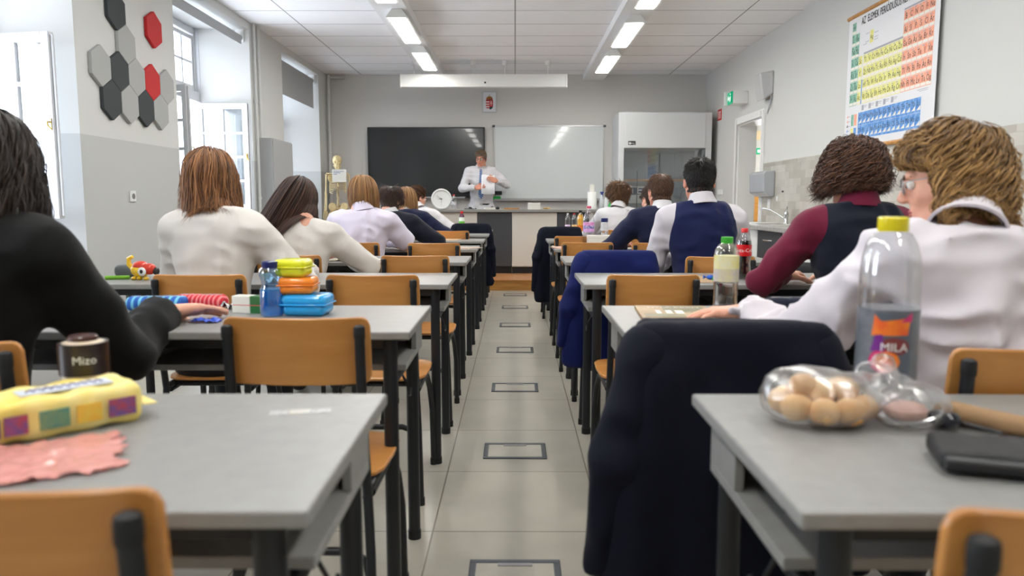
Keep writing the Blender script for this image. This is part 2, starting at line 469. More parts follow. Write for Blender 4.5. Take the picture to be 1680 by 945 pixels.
# corridor beyond the doorway
mb = MB()
mb.b2((WR+WT, 7.0, -.1), (5.4, 15.2, 0), 1); mb.b2((WR+WT, 7.0, 2.9), (5.4, 15.2, 3.0), 0)
mb.b2((5.3, 7.0, 0), (5.4, 15.2, 2.9), 0); mb.b2((WR+WT, 6.9, 0), (5.4, 7.0, 2.9), 0)
mb.b2((WR+WT+.001, 13.6, 0), (4.335, 13.7, 2.9), 0); mb.b2((4.335, 13.6, 2.5), (5.3, 13.7, 2.9), 0); mb.b2((4.8, 13.6, 0), (5.3, 13.7, 2.3), 0)
mb.b2((WR+.1, WB+.1, 0), (WR+WT, 13.7, 2.9), 0)
struct('wall_corridor', mb, [M['paint'], M['floor']], smooth=False)
# platform for the teacher
mb = MB(); mb.b2((WL, 9.92, 0), (WR, 9.96, .137), 0); mb.b2((WL, 9.96, .0), (WR, WB, .134), 1); mb.b2((WL, 9.905, .125), (WR, 9.97, .140), 0)
M['parquet'] = brick_mat('platform_parquet', rgb(190, 132, 84), rgb(168, 104, 62), rgb(214, 176, 128), .42, .06, .004, (0, 1), offset=.5, rough=.3, mott=.15)
struct('trim_2', mb, [M['pine'], M['parquet']], smooth=False)
# ceiling beams
for i, x in enumerate((-1.25, 1.245)):
    struct('trim_%d' % (i+3), MB().b2((x-.165, WF, CH-.09), (x+.165, WB, CH)), M['beam'], smooth=False)
struct('baseboard_right', MB().b2((WR-.012, WF, 0), (WR, D0-.1, .07)), M['grey'], smooth=False)

# ---------------------------------------------------------------- windows: frame, fixed upper sashes, opened leaves
def leaf_mesh(w, h, t=.05, cols=2, rows=4, st=.062, bar=.028):
    mb = MB()
    mb.b2((0, -t/2, 0), (st, t/2, h)); mb.b2((w-st, -t/2, 0), (w, t/2, h))
    mb.b2((st, -t/2, 0), (w-st, t/2, st+.02)); mb.b2((st, -t/2, h-st), (w-st, t/2, h))
    iw = (w-2*st); ih = h-2*st-.02
    for c in range(1, cols): x = st+iw*c/cols; mb.b2((x-bar/2, -t*.38, st), (x+bar/2, t*.38, h-st))
    for r in range(1, rows): z = st+.02+ih*r/rows; mb.b2((st, -t*.38, z-bar/2), (w-st, t*.38, z+bar/2))
    return mb
for n, (a, b) in enumerate(OPENINGS):
    a2, b2 = a+SPA[n], b-SPB
    mb = MB()
    mb.b2((GLASS-.08, a, SILL), (GLASS, a2+.02, HEAD)); mb.b2((GLASS-.08, b2-.02, SILL), (GLASS, b, HEAD))
    mb.b2((GLASS-.08, a2, HEAD-.07), (GLASS, b2, HEAD)); mb.b2((GLASS-.08, a2, SILL), (GLASS, b2, 1.04))
    mb.b2((GLASS-.09, a2, 2.27), (GLASS+.03, b2, 2.38)); mb.b2((GLASS-.08, (a2+b2)/2-.03, 2.38), (GLASS, (a2+b2)/2+.03, HEAD))
    # splay mouldings
    mb.b2((GLASS, b2+.0, SILL), (GLASS+.04, b2+.05, HEAD)); mb.b2((GLASS, a2-.05, SILL), (GLASS+.04, a2, HEAD))
    win = struct('window_%d' % (n+1), mb, M['whitewin'], smooth=False, bevel=.006)
    hw = (b2-a2)/2-.04
    for k in (0, 1):
        yb = a2+.02+k*((b2-a2)/2+.01)
        s = leaf_mesh(hw, HEAD-.08-2.39, .045, 2, 2, .045, .024)
        o = obj('fixed_sash', s, M['whitewin'], win, smooth=False, bevel=.004, loc=(GLASS-.04, yb, 2.385), rot=(0, 0, math.pi/2))
        obj('glass_pane', MB().b2((.03, -.002, .03), (hw-.03, .002, HEAD-2.5)), M['glass'], o, smooth=False)
    for k, (hy, ang) in enumerate(((b2-.04, [-.1, -.22, 0.0, -math.pi/2][n]), (a2+.03, [-.3, -.5, -.5, math.pi/2][n]))):
        L = hw+.0
        o = obj('open_leaf', leaf_mesh(L, 1.21), M['whitewin'], win, smooth=False, bevel=.006, loc=(GLASS+.0 if n == 3 else GLASS+.01, hy, 1.045), rot=(0, 0, ang))
        obj('glass_pane', MB().b2((.05, -.002, .06), (L-.05, .002, 1.17)), M['glass2'], o, smooth=False)
        h = MB(); sg = -1 if k == 0 else 1
        h.box((L-.02, sg*.028, .62), (.018, .006, .07)); h.tube([(L-.02, sg*.03, .63), (L-.02, sg*.055, .63)], .005); h.tube([(L-.02, sg*.055, .63), (L-.01, sg*.060, .60), (L+.02, sg*.057, .575)], [.005, .006, .004])
        obj('handle', h, M['brass'], o)
        h = MB(); h.tube([(L+.012, 0, .02), (L+.012, 0, 1.19)], .009, 8)
        obj('espagnolette_rod', h, M['whitewin'], o)
    t = thing('roller_blind', ['grey roller blind rolled up over the window behind the viewer', 'grey roller blind over the leftmost open window, mostly outside the photo',
              'grey roller blind tube rolled up above the middle open window', 'grey roller blind lowered a little over the window nearest the grey back wall'][n], 'blind', (-3.1, (a+b)/2, HEAD-.09), 0, None)
    obj('roller_tube', MB().tube([(0, -(b-a)/2+.02, 0), (0, (b-a)/2-.02, 0)], .035, 16), M['grey'], t)
    obj('bracket', MB().b2((-.045, (b-a)/2-.022, -.05), (.045, (b-a)/2-.006, .09)), M['white'], t, smooth=False)
    obj('fabric', MB().b2((.030, -(b-a)/2+.06, -.42 if n == 3 else -.08), (.034, (b-a)/2-.06, 0)), M['grey'], t, smooth=False)

# ---------------------------------------------------------------- pipes and cabinet on the left wall
def pipe(pts, label, r=.016, n=10):
    mb = MB(); mb.tube(pts, r, n)
    for z in (1.2, 2.3):
        if abs(pts[0][0]-pts[1][0]) < .01 and abs(pts[0][1]-pts[1][1]) < .01: mb.lathe([(r+.008, -.012), (r+.008, .012)], 12, (pts[0][0], pts[0][1], z))
    return tag(obj('heating_pipe', mb, M['pipe']), label, 'pipe', 'painted pipes on the window wall')
pipe([(WL+.03, 8.9, 0), (WL+.03, 8.9, CH)], 'white riser pipe on the wall just past the middle window, nearer of the pair')
pipe([(WL+.03, 9.04, 0), (WL+.03, 9.04, CH)], 'white riser pipe on the wall just past the middle window, farther of the pair')
pipe([(WL+.05, 12.28, .137), (WL+.05, 12.28, CH-.02)], 'tall pale pipe standing in the corner by the grey wall', .026)
mb = MB(); mb.tube([(WL+.04, 12.34, CH-.06), (WL+.3, 12.34, CH-.06)], .016)
tag(obj('heating_pipe', mb, M['pipe']), 'short horizontal white pipe stub under the ceiling in the left corner', 'pipe')
t = thing('wall_cabinet', 'flat grey metal wall cabinet with a vertical seam between the windows', 'cabinet', (WL, 9.38, .95))
obj('body', MB().b2((0, -.38, 0), (.16, .42, .95)), M['grey'], t, smooth=False, bevel=.004)
obj('door', MB().b2((.16, -.36, .01), (.172, .41, .94)), M['grey'], t, smooth=False, bevel=.003)
obj('lock', MB().lathe([(.012, 0), (.012, .01)], 12, (.172, .34, .3), axis='x'), M['metal'], t)

# hexagonal felt tiles on the pier
HX = [('dark charcoal', 'darkfelt', 5.86, 2.58, 'topmost of the cluster, cut by the photo edge'), ('light grey', 'greyfelt', 5.99, 2.355, 'just below the topmost charcoal one'),
      ('light grey', 'greyfelt', 5.60, 2.13, 'at the left end of the cluster'), ('dark charcoal', 'darkfelt', 5.86, 2.13, 'right of the leftmost grey one'),
      ('light grey', 'greyfelt', 6.12, 2.13, 'left of the red one inside the cluster'), ('bright red', 'red', 6.38, 2.13, 'inside the cluster between two grey ones'),
      ('light grey', 'greyfelt', 6.64, 2.13, 'right of the clustered red one'), ('dark charcoal', 'darkfelt', 5.73, 1.905, 'lowest at the left side of the cluster'),
      ('light grey', 'greyfelt', 5.99, 1.905, 'in the bottom row between two charcoal ones'), ('dark charcoal', 'darkfelt', 6.25, 1.905, 'directly below the clustered red one'),
      ('light grey', 'greyfelt', 6.51, 1.905, 'at the bottom right end of the cluster'), ('bright red', 'red', 6.46, 2.565, 'hanging alone above the cluster')]
for (c, mk, y, z, w) in HX:
    poly = [(.149*math.cos(math.radians(30+60*k)), .149*math.sin(math.radians(30+60*k))) for k in range(6)]
    mb = MB().prism(poly, .028, frame((0, 0, 0), (0, 1, 0), (0, 0, 1)))
    o = obj('hexagon_panel', mb, M[mk], smooth=False, bevel=.004, loc=(WL+.001, y, z))
    tag(o, '%s hexagonal felt wall panel %s' % (c, w), 'wall panel', 'hexagon felt panels on the window pier')
t = thing('wall_socket', 'small white socket plate on the window pier below the hexagons', 'socket', (WL, 5.99, 1.2))
obj('plate', MB().b2((0, -.042, -.042), (.012, .042, .042)), M['white'], t, bevel=.003, smooth=False)
obj('insert', MB().lathe([(.022, 0), (.022, .004)], 16, (.012, 0, 0), axis='x'), M['edge'], t)

# ---------------------------------------------------------------- ceiling lamps
def place_in(n): return ['farthest', 'second farthest', 'third farthest', 'fourth farthest', 'fifth from the far end', 'sixth from the far end', 'nearest'][n]
for side, x, y0, nm in ((-1, -1.19, 9.72, 'left'), (1, 1.24, 9.95, 'right')):
    for k in range(7):
        y = y0-1.82*k
        t = thing('ceiling_lamp', 'lit fluorescent ceiling lamp on the %s beam, %s in its row' % (nm, place_in(k)), 'lamp', (x, y, CH-.09), 0, 'fluorescent lamps on the ceiling beams')
        mb = MB()
        prof = [(-.115, -.085), (.115, -.085), (.05, 0), (-.05, 0)]
        mb.prism(prof, 1.26, frame((0, 1.24, 0), (1, 0, 0), (0, 0, 1)))
        obj('housing', mb, M['white'], t, smooth=False, bevel=.003)
        obj('diffuser', MB().b2((-.085, .0, -.09), (.085, 1.22, -.0855)), M['lampon'], t, smooth=False)

# ---------------------------------------------------------------- back wall fittings
t = thing('interactive_screen', 'large black wall-mounted interactive display behind the teacher', 'screen', (-1.42, WB, 0))
obj('bezel', MB().b2((-.936, -.09, 1.235), (.936, -.01, 2.34)), mat('screen_bezel', rgb(24, 25, 27), .3), t, bevel=.008, smooth=False)
obj('display', MB().b2((-.91, -.094, 1.285), (.91, -.088, 2.315)), mat('screen_glass', rgb(40, 42, 44), .16, coat=.3, spec=.5), t, smooth=False)
obj('speaker_bar', MB().b2((-.5, -.12, 1.215), (.62, -.03, 1.24)), M['grey'], t, bevel=.004, smooth=False)
t = thing('whiteboard', 'white magnetic board in a thin aluminium frame on the grey wall', 'whiteboard', (.546, WB, 0))
obj('board', MB().b2((-.865, -.03, 1.21), (.865, -.01, 2.36)), mat('whiteboard_enamel', rgb(214, 218, 218), .12, coat=.4), t, smooth=False)
mb = MB()
for lo, hi in (((-.88, -.04, 1.195), (.88, -.005, 1.215)), ((-.88, -.04, 2.352), (.88, -.005, 2.372)), ((-.88, -.04, 1.2), (-.865, -.005, 2.37)), ((.865, -.04, 1.2), (.88, -.005, 2.37))): mb.b2(lo, hi)
obj('frame', mb, M['metal'], t, smooth=False)
for sx in (-1, 1):
    obj('corner_cap', MB().b2((sx*.885-.025, -.045, 2.345), (sx*.885+.02, -.003, 2.378)), M['darkgrey'], t, bevel=.006, smooth=False)
mb = MB(); mb.b2((-.88, -.10, 1.175), (.9, -.02, 1.19)); mb.b2((-.88, -.105, 1.175), (.9, -.10, 1.205))
obj('pen_tray', mb, M['metal'], t, smooth=False)
obj('tray_end', MB().tube([(.86, -.11, 1.185), (1.0, -.11, 1.185)], .016), M['white'], t)
for (x, z, m_, lb) in ((-.27, 1.30, M['black'], 'black board eraser stuck at the lower left of the whiteboard'), (-.29, 1.215, mat('green_felt', rgb(30, 160, 70), .7), 'green board eraser below the black one on the whiteboard')):
    o = obj('board_eraser', MB().b2((x-.06, WB-.10, z-.03), (x+.06, WB-.045, z+.03)), m_, bevel=.008, smooth=False)
    tag(o, lb, 'eraser')

# coat of arms
t = thing('framed_crest', 'small framed coat of arms with striped red and white shield', 'framed picture', (-.409, WB, 2.74))
obj('frame', MB().b2((-.115, -.025, -.165), (.115, -.002, .165)), mat('silver_frame', rgb(196, 196, 194), .4), t, bevel=.004, smooth=False)
cred, cwhite, cgold, cdark = mat('crest_red', rgb(196, 30, 34), .5), mat('crest_white', rgb(235, 225, 225), .5), mat('crest_gold', rgb(150, 120, 40), .45), mat('crest_dark', rgb(30, 60, 66), .5)
obj('sheet', MB().b2((-.10, -.027, -.15), (.10, -.024, .15)), mat('crest_paper', rgb(224, 224, 228), .5), t, smooth=False)
def shield(mb, x0, x1, z0, z1, y, mi):
    """the part of the shield between the given limits"""
    def wz(z): return .057 if z > -.06 else .057*math.sqrt(max(0, 1-((z+.06)/.06)**2))
    N = 10; L = []; R_ = []
    for i in range(N+1):
        z = z0+(z1-z0)*i/N; w = wz(z); L.append((max(x0, -w), z)); R_.append((min(x1, w), z))
    poly = L+R_[::-1]
    mb.prism(poly, .002, frame((0, y, 0), (1, 0, 0), (0, 0, 1)), mi)
mb = MB()
for i in range(8): shield(mb, -.057, 0, -.12+i*.0186, -.12+(i+1)*.0186, -.0275, 1 if i % 2 == 0 else 0)
shield(mb, 0, .057, -.075, .029, -.0275, 0); shield(mb, 0, .057, -.12, -.075, -.0275, 3)
for (x, z, w, h) in ((.027, -.02, .008, .08), (.027, -.002, .026, .008), (.027, -.024, .036, .008)): mb.box((x, -.031, z), (w, .002, h), 1)
mb.prism([(-.05, .03), (.05, .03), (.05, .055), (.035, .078), (.012, .088), (0, .09), (-.012, .088), (-.035, .078), (-.05, .055)], .004, frame((0, -.0275, 0), (1, 0, 0), (0, 0, 1)), 2)
for x in (-.036, 0, .036): mb.box((x, -.034, .05), (.014, .002, .03), 0)
mb.box((0, -.033, .032), (.1, .002, .007), 3); mb.box((0, -.031, .104), (.005, .002, .026), 2); mb.box((.0, -.031, .108), (.016, .002, .005), 2)
obj('crest', mb, [cred, cwhite, cgold, cdark], t, smooth=False)

# projection screen case hanging from the ceiling
t = thing('projection_screen', 'long white rolled projection screen case hanging from the ceiling', 'projection screen', (-.45, 11.2, 2.885))
mb = MB(); mb.prism([(-.05, -.09), (.06, -.09), (.06, .06), (.02, .09), (-.05, .09)], 2.38, frame((-1.19, 0, 0), (0, 1, 0), (0, 0, 1)))
obj('case', mb, M['white'], t, smooth=False, bevel=.006)
for sx in (-1.19, 1.19): obj('end_cap', MB().b2((sx-.008, -.06, -.095), (sx+.008, .07, .095)), M['white'], t, smooth=False, bevel=.003)
for x in (-1.0, -.15, .3, .92):
    obj('hanger', MB().tube([(x, 0, .09), (x, 0, CH-2.885-.03)], .008, 8).lathe([(.035, CH-2.885-.07), (.04, CH-2.885-.002)], 14, (x, 0, 0)), M['white'], t)
obj('pull_hook', MB().ball((.02, -.055, -.03), .014, 10), M['darkgrey'], t)

# ---------------------------------------------------------------- fume hood
PZ = .137
t = thing('fume_hood', 'tall pale grey laboratory fume hood cabinet in the right back corner', 'fume cupboard', (2.255, 11.62, PZ))
hm = mat('hood_enamel', rgb(204, 206, 208), .35); hi_ = mat('hood_interior', rgb(150, 154, 155), .5)
H0 = .90; H1 = 1.825; H2 = 2.355
mb = MB()
mb.b2((-.70, 0, H1), (.70, .75, H2)); mb.b2((-.70, 0, 0), (-.615, .75, H1)); mb.b2((.615, 0, 0), (.70, .75, H1))
obj('carcass', mb, hm, t, smooth=False, bevel=.004)
obj('front_panel', MB().b2((-.60, -.012, H1+.005), (.60, 0, H2-.02)), hm, t, smooth=False, bevel=.003)
obj('back_lining', MB().b2((-.615, .70, H0), (.615, .72, H1)).b2((-.614, .02, H0), (-.61, .7, H1)).b2((.61, .02, H0), (.614, .7, H1)), hi_, t, smooth=False)
obj('lining_panel', MB().b2((-.58, .685, H0+.35), (-.14, .70, H1-.04)).b2((-.13, .685, H0+.35), (.28, .70, H1-.04)).b2((.29, .685, H0+.35), (.59, .70, H1-.04)), mat('lining_panel', rgb(160, 164, 164), .5), t, smooth=False, bevel=.003)
obj('work_surface', MB().b2((-.615, -.02, H0-.03), (.615, .75, H0)), M['pine'], t, smooth=False)
d = obj('cupboard_front', MB().b2((-.61, .0, .06), (-.005, .02, H0-.04)).b2((.005, 0, .06), (.61, .02, H0-.04)), M['darkgrey'], t, smooth=False, bevel=.002)
obj('glass_sash', MB().b2((-.61, .03, H0+.0), (.61, .036, H1)), M['glass2'], t, smooth=False)
obj('cross_bar', MB().tube([(-.60, .55, 1.36), (.60, .55, 1.36)], .018, 10), M['pine'], t)
mb = MB().tube([(-.33, .5, H0), (-.33, .5, 1.5)], .006, 8).tube([(-.5, .55, 1.15), (-.1, .55, 1.13)], .006, 8)
obj('clamp_stand', mb, M['darkgrey'], t)
mb = MB(); mb.box((-.50, -.0125, 1.9), (.11, .003, .06), 0); mb.lathe([(.010, -.016), (.018, -.016), (.018, -.014), (.010, -.014), (.010, -.016)], 16, (-.53, 0, 1.895), 1, 'y'); mb.box((-.50, -.0145, 1.895), (.03, .002, .008), 1); mb.box((-.47, -.0145, 1.889), (.006, .002, .03), 1)
obj('maker_plate', mb, [M['black'], M['white']], t, smooth=False)
mb = MB().b2((-.52, .665, 1.0), (-.06, .684, 1.27), 0)
text_mb(mb, 'H', .12, frame((-.40, .66, 1.19), (1, 0, 0), (0, 0, 1)), 1); mb.b2((-.50, .6630, 1.13), (-.31, .6645, 1.25), 2)
mb.b2((-.28, .6630, 1.22), (-.10, .6645, 1.24), 2); mb.b2((-.28, .6630, 1.17), (-.10, .6645, 1.195), 2)
obj('interior_notice', mb, [M['white'], M['white'], mat('notice_blue', rgb(40, 70, 110), .5)], t, smooth=False)
mb = MB().tube([(.36, .5, H0), (.36, .5, H0+.24), (.38, .48, H0+.31), (.44, .45, H0+.33), (.49, .43, H0+.30), (.50, .42, H0+.23)], .013, 10).box((.28, .5, H0+.06), (.24, .12, .12)); mb.b2((.40, .3, H0), (.43, .32, H0+.12)).b2((.46, .3, H0), (.49, .32, H0+.12))
obj('lab_tap', mb, M['metal'], t)

# ---------------------------------------------------------------- demonstration bench: cabinets and worktop
cb = [(-2.3, -1.75, 'dark'), (-1.75, -1.18, 'light'), (-1.18, -.54, 'light'), (-.54, -.045, 'dark'), (-.045, .60, 'light'), (.60, 1.06, 'dark'), (1.06, 1.54, 'light')]
wl = ['charcoal bench cabinet at the hidden left end of the teacher bench', 'cream bench cabinet behind the pupil with the hair bun', 'cream bench cabinet below the wall clock',
      'charcoal bench cabinet in front of the teacher', 'cream bench cabinet right of the charcoal one before the teacher', 'charcoal bench cabinet below the paper towel roll', 'cream bench cabinet in front of the fume hood']
for (a, b, kd), lb in zip(cb, wl):
    m_ = M['darkgrey'] if kd == 'dark' else M['lightpanel']
    t = thing('bench_cabinet', lb, 'cabinet', ((a+b)/2, 10.9, PZ), 0, 'cabinets of the teacher bench')
    w = (b-a)/2
    obj('body', MB().b2((-w+.002, .02, .09), (w-.002, .62, .872)), m_, t, smooth=False)
    obj('front_panel', MB().b2((-w+.003, 0, .10), (w-.003, .018, .868)), m_, t, smooth=False, bevel=.002)
    obj('plinth', MB().b2((-w+.002, .03, 0), (w-.002, .06, .09)), M['black'], t, smooth=False)
o = obj('bench_worktop', MB().b2((-2.34, 10.84, PZ+.875), (1.56, 11.55, PZ+.913)), M['desk'], smooth=False, bevel=.004)
tag(o, 'long pale worktop across the teacher bench at the front of the room', 'worktop')

# ---------------------------------------------------------------- right wall: sink counter, dispenser, signs, poster
mb = MB().b2((2.45, 5.4, .875), (WR-.014, 9.35, .915))
tag(obj('sink_worktop', mb, mat('grey_stone_worktop', rgb(176, 174, 170), .3, col2=rgb(150, 148, 145), nscale=20), smooth=False, bevel=.004), 'grey stone worktop along the tiled right wall', 'worktop')
for (y0, y1, k_, lb) in ((5.42, 6.34, 'w', 'white base cabinet nearest the viewer along the right wall'), (6.36, 7.14, 'w', 'white base cabinet right of the charcoal one under the sink'), (7.16, 7.86, 'd', 'charcoal base cabinet with steel handle under the sink worktop'), (7.88, 8.6, 'w', 'white base cabinet left of the charcoal one under the sink'), (8.62, 9.33, 'w', 'white base cabinet at the door end of the worktop')):
    m_ = M['white'] if k_ == 'w' else M['darkgrey']
    t = thing('base_cabinet', lb, 'cabinet', (2.5, (y0+y1)/2, 0), 0, 'base cabinets along the right wall'); w = (y1-y0)/2
    obj('body', MB().b2((.02, -w, .1), (.53, w, .874)), M['white'], t, smooth=False)
    d = obj('door', MB().b2((0, -w+.003, .105), (.018, w-.003, .87)), m_, t, smooth=False, bevel=.002)
    obj('handle', MB().tube([(0, -.08, .78), (-.03, -.075, .78), (-.03, .075, .78), (0, .08, .78)], .006, 8), M['chrome'], d)
    obj('plinth', MB().b2((.05, -w, 0), (.07, w, .1)), M['darkgrey'], t, smooth=False)
t = thing('sink_basin', 'pale inset sink basin in the grey worktop below the paper towel dispenser', 'sink', (2.72, 8.35, .915))
mb = MB().b2((-.20, -.42, 0), (.20, .42, .008)); obj('rim', mb, M['white'], t, bevel=.004, smooth=False)
obj('bowl', MB().b2((-.15, -.36, .008), (.15, -.02, .010)), M['edge'], t, bevel=.001, smooth=False)
t = thing('sink_tap', 'chrome lever tap with long swivel spout over the sink', 'tap', (2.96, 8.35, .915))
mb = MB().lathe([(.03, 0), (.03, .01), (.022, .02), (.022, .09), (.026, .1), (.02, .13), (0, .14)], 16)
obj('tap_body', mb, M['chrome'], t)
obj('spout', MB().tube([(0, 0, .05), (-.04, .08, .09), (-.10, .2, .15), (-.15, .30, .17), (-.17, .34, .15)], .010, 10), M['chrome'], t)
obj('lever', MB().tube([(0, 0, .13), (-.01, -.05, .19)], [.01, .007], 8), M['chrome'], t)
t = thing('towel_dispenser', 'glossy grey paper towel dispenser on the beige tiles', 'dispenser', (WR-.012, 8.7, 1.22))
mb = MB().prism([(0, 0), (.05, -.0), (.13, .05), (.14, .27), (.11, .30), (0, .30)], .56, frame((0, .28, 0), (-1, 0, 0), (0, 0, 1)))
o_ = obj('cover', mb, mat('dispenser_plastic', rgb(176, 179, 184), .2, coat=.4), t, smooth=False, bevel=.014, seg=3)
obj('key_lock', MB().ball((-.10, -.27, .05), .012, 10), M['darkgrey'], t)
obj('paper_towel', MB().prism([(-.03, 0), (.03, 0), (.015, -.05), (-.012, -.055)], .002, frame((-.07, 0, .0), (0, 1, 0), (0, 0, 1))), M['white'], t, smooth=False)
t = thing('light_switch', 'white rocker switch on the tiles left of the dispenser', 'switch', (WR-.012, 9.16, 1.13))
obj('plate', MB().b2((-.012, -.04, -.06), (0, .04, .06)), M['white'], t, smooth=False, bevel=.003); obj('rocker', MB().b2((-.017, -.02, -.03), (-.012, .02, .03)), M['white'], t, smooth=False)
t = thing('light_switch', 'white triple switch plate on the wall right of the fume hood', 'switch', (WR, 11.4, 1.3))
obj('plate', MB().b2((-.012, -.13, -.04), (0, .13, .04)), M['white'], t, smooth=False, bevel=.003)
for k in (-1, 0, 1): obj('rocker', MB().b2((-.018, k*.08-.03, -.03), (-.012, k*.08+.03, .03)), M['white'], t, smooth=False)
# exit sign box
t = thing('exit_sign', 'green and white running figure exit sign box above the doorway', 'exit sign', (WR, 10.42, 2.53))
obj('housing', MB().b2((-.24, -.005, -.09), (0, .055, .09)), M['white'], t, smooth=False, bevel=.004)
obj('wall_mount', MB().b2((-.20, -.0, -.09), (0, -.24, .07)), M['white'], t, smooth=False, bevel=.004)
M['green'] = mat('sign_green', rgb(0, 150, 105), .4, emit=rgb(0, 150, 105), estr=.5); M['signw'] = mat('sign_white', rgb(235, 245, 240), .4, emit=(1, 1, 1, 1), estr=.5)
mb = MB().b2((-.232, -.245, -.078), (-.204, -.243, .062), 0)
mb.b2((-.205, -.242, -.09), (-.2, -.0, .07), 0)
F_ = frame((-.2065, -.12, -.01), (0, -1, 0), (0, 0, 1))
def pl(pts, mi): mb.prism(pts, .002, F_, mi)
mb.b2((-.2065, -.236, -.083), (-.205, -.004, .063), 0)
pl([(-.10, 0), (-.06, .035), (-.06, .014), (-.03, .014), (-.03, -.014), (-.06, -.014), (-.06, -.035)], 1)
pl([(.055, -.055), (.10, -.055), (.10, .055), (.055, .055)], 1)
pl([(.0, .0), (.025, .03), (.04, .02), (.045, -.01), (.03, -.015), (.05, -.05), (.035, -.055), (.018, -.02), (-.005, -.05), (-.015, -.04), (.01, -.01)], 1)
mb.ball((-.208, -.15, .04), .01, 8, 1)
obj('sign_face', mb, [M['green'], M['signw']], t, smooth=False)
t = thing('fire_sign', 'small red fire equipment sign on the wall beside the fume hood', 'sign', (WR, 11.56, 2.446))
obj('plate', MB().b2((-.006, -.10, -.08), (0, .10, .08)), mat('sign_red', rgb(205, 30, 30), .4), t, smooth=False)
mb = MB().b2((-.008, .02, -.06), (-.006, .05, .05)).b2((-.008, -.06, -.06), (-.006, -.03, .02)).b2((-.008, -.07, .03), (-.006, .0, .045)); obj('pictogram', mb, M['white'], t, smooth=False)
t = thing('wall_speaker', 'grey angled loudspeaker with dangling cable high on the right wall', 'loudspeaker', (WR, 9.35, 2.53))
V = [(0, -.16, -.10), (0, .16, -.10), (0, .16, .17), (0, -.16, .17), (-.11, -.12, -.17), (-.11, .12, -.17), (-.16, .12, .14), (-.16, -.12, .14)]
obj('cabinet', MB().add(V, [(0, 1, 2, 3), (7, 6, 5, 4), (0, 4, 5, 1), (1, 5, 6, 2), (2, 6, 7, 3), (3, 7, 4, 0)]), mat('speaker_plastic', rgb(190, 190, 190), .5), t, smooth=False, bevel=.015)
obj('cable', MB().tube([(-.02, -.14, -.12), (-.03, -.15, -.2), (-.05, -.12, -.30), (-.04, -.08, -.33), (-.02, -.10, -.26), (-.01, -.15, -.14)], .006, 6), M['grey'], t)
# corridor things
t = thing('ceiling_lamp', 'unseen lamp added to brighten the corridor beyond the doorway', 'lamp', (4.3, 11.6, 2.84))  # added out of view, only to brighten the corridor and door reveal
obj('housing', MB().b2((-.3, -.6, .02), (.3, .6, .058)), M['white'], t, smooth=False, bevel=.004); obj('diffuser', MB().b2((-.28, -.58, 0), (.28, .58, .02)), M['lampon'], t, smooth=False)
t = thing('wooden_cupboard', 'orange wooden cupboard in the corridor seen through the doorway', 'cupboard', (3.87, 13.34, 0.0))
obj('body', MB().b2((-.42, -.15, 0), (.35, .18, 1.56)), M['pine'], t, smooth=False); obj('door_panel', MB().b2((-.4, -.165, .05), (.33, -.15, 1.54)), M['pine'], t, smooth=False, bevel=.004)
tag(obj('paper_notice', MB().b2((4.23, 13.585, 2.24), (4.31, 13.598, 2.40)), mat('notice_cream', rgb(225, 205, 165), .6), smooth=False), 'small cream paper notice on the corridor wall above the cupboard', 'notice')
mb = MB().b2((4.245, 13.588, 1.99), (4.33, 13.598, 2.10)); mb.b2((4.265, 13.585, 2.02), (4.31, 13.587, 2.07), 1)
tag(obj('escape_sign', mb, [M['green'], M['signw']], smooth=False), 'small green escape route sign on the corridor wall', 'sign')

# ---------------------------------------------------------------- periodic table poster
t = thing('periodic_table_poster', 'large coloured periodic table chart hanging on the right wall', 'poster', (WR-.03, 6.35, 0))
PW, PZ0, PZ1 = 1.50, 1.63, 2.79
pm = [mat('poster_paper', rgb(226, 226, 228), .45), mat('cell_green', rgb(150, 200, 178), .5, col2=rgb(112, 168, 146), nscale=25), mat('cell_yellow', rgb(226, 222, 110), .5, col2=rgb(232, 228, 160), nscale=25),
      mat('cell_red', rgb(238, 150, 120), .5, col2=rgb(242, 180, 150), nscale=25), mat('cell_blue', rgb(60, 130, 205), .5, col2=rgb(130, 175, 225), nscale=25), mat('print_dark', rgb(50, 50, 56), .5), mat('print_grey', rgb(165, 165, 175), .5), mat('cell_line', rgb(235, 230, 220), .5)]
obj('sheet', MB().b2((-.002, -PW/2, PZ0), (0, PW/2, PZ1)), pm[0], t, smooth=False)
for z, nm in ((PZ1, 'top_rod'), (PZ0, 'bottom_rod')): obj(nm, MB().tube([(0, -PW/2-.02, z), (0, PW/2+.02, z)], .018, 12), M['pine'], t)
mb = MB()
PM = frame((-.0025, PW/2, PZ0), (0, -1, 0), (0, 0, 1))     # x runs from the far edge towards the viewer
PMn = np.array(PM)
def rect(x0, y0, x1, y1, mi, h=.0003): mb.prism([(x0, y0), (x1, y0), (x1, y1), (x0, y1)], h, PM, mi)
def ptxt(s, x, y, sz, mi=5, sx=1.0): text_mb(mb, s, sz, PM @ Matrix.Translation((x, y, .0002)), mi, extrude=.0006, sx=sx)
cw, ch = .0745, .104; X0, Y0 = .075, .375
rows = ['H                 He', '', ]
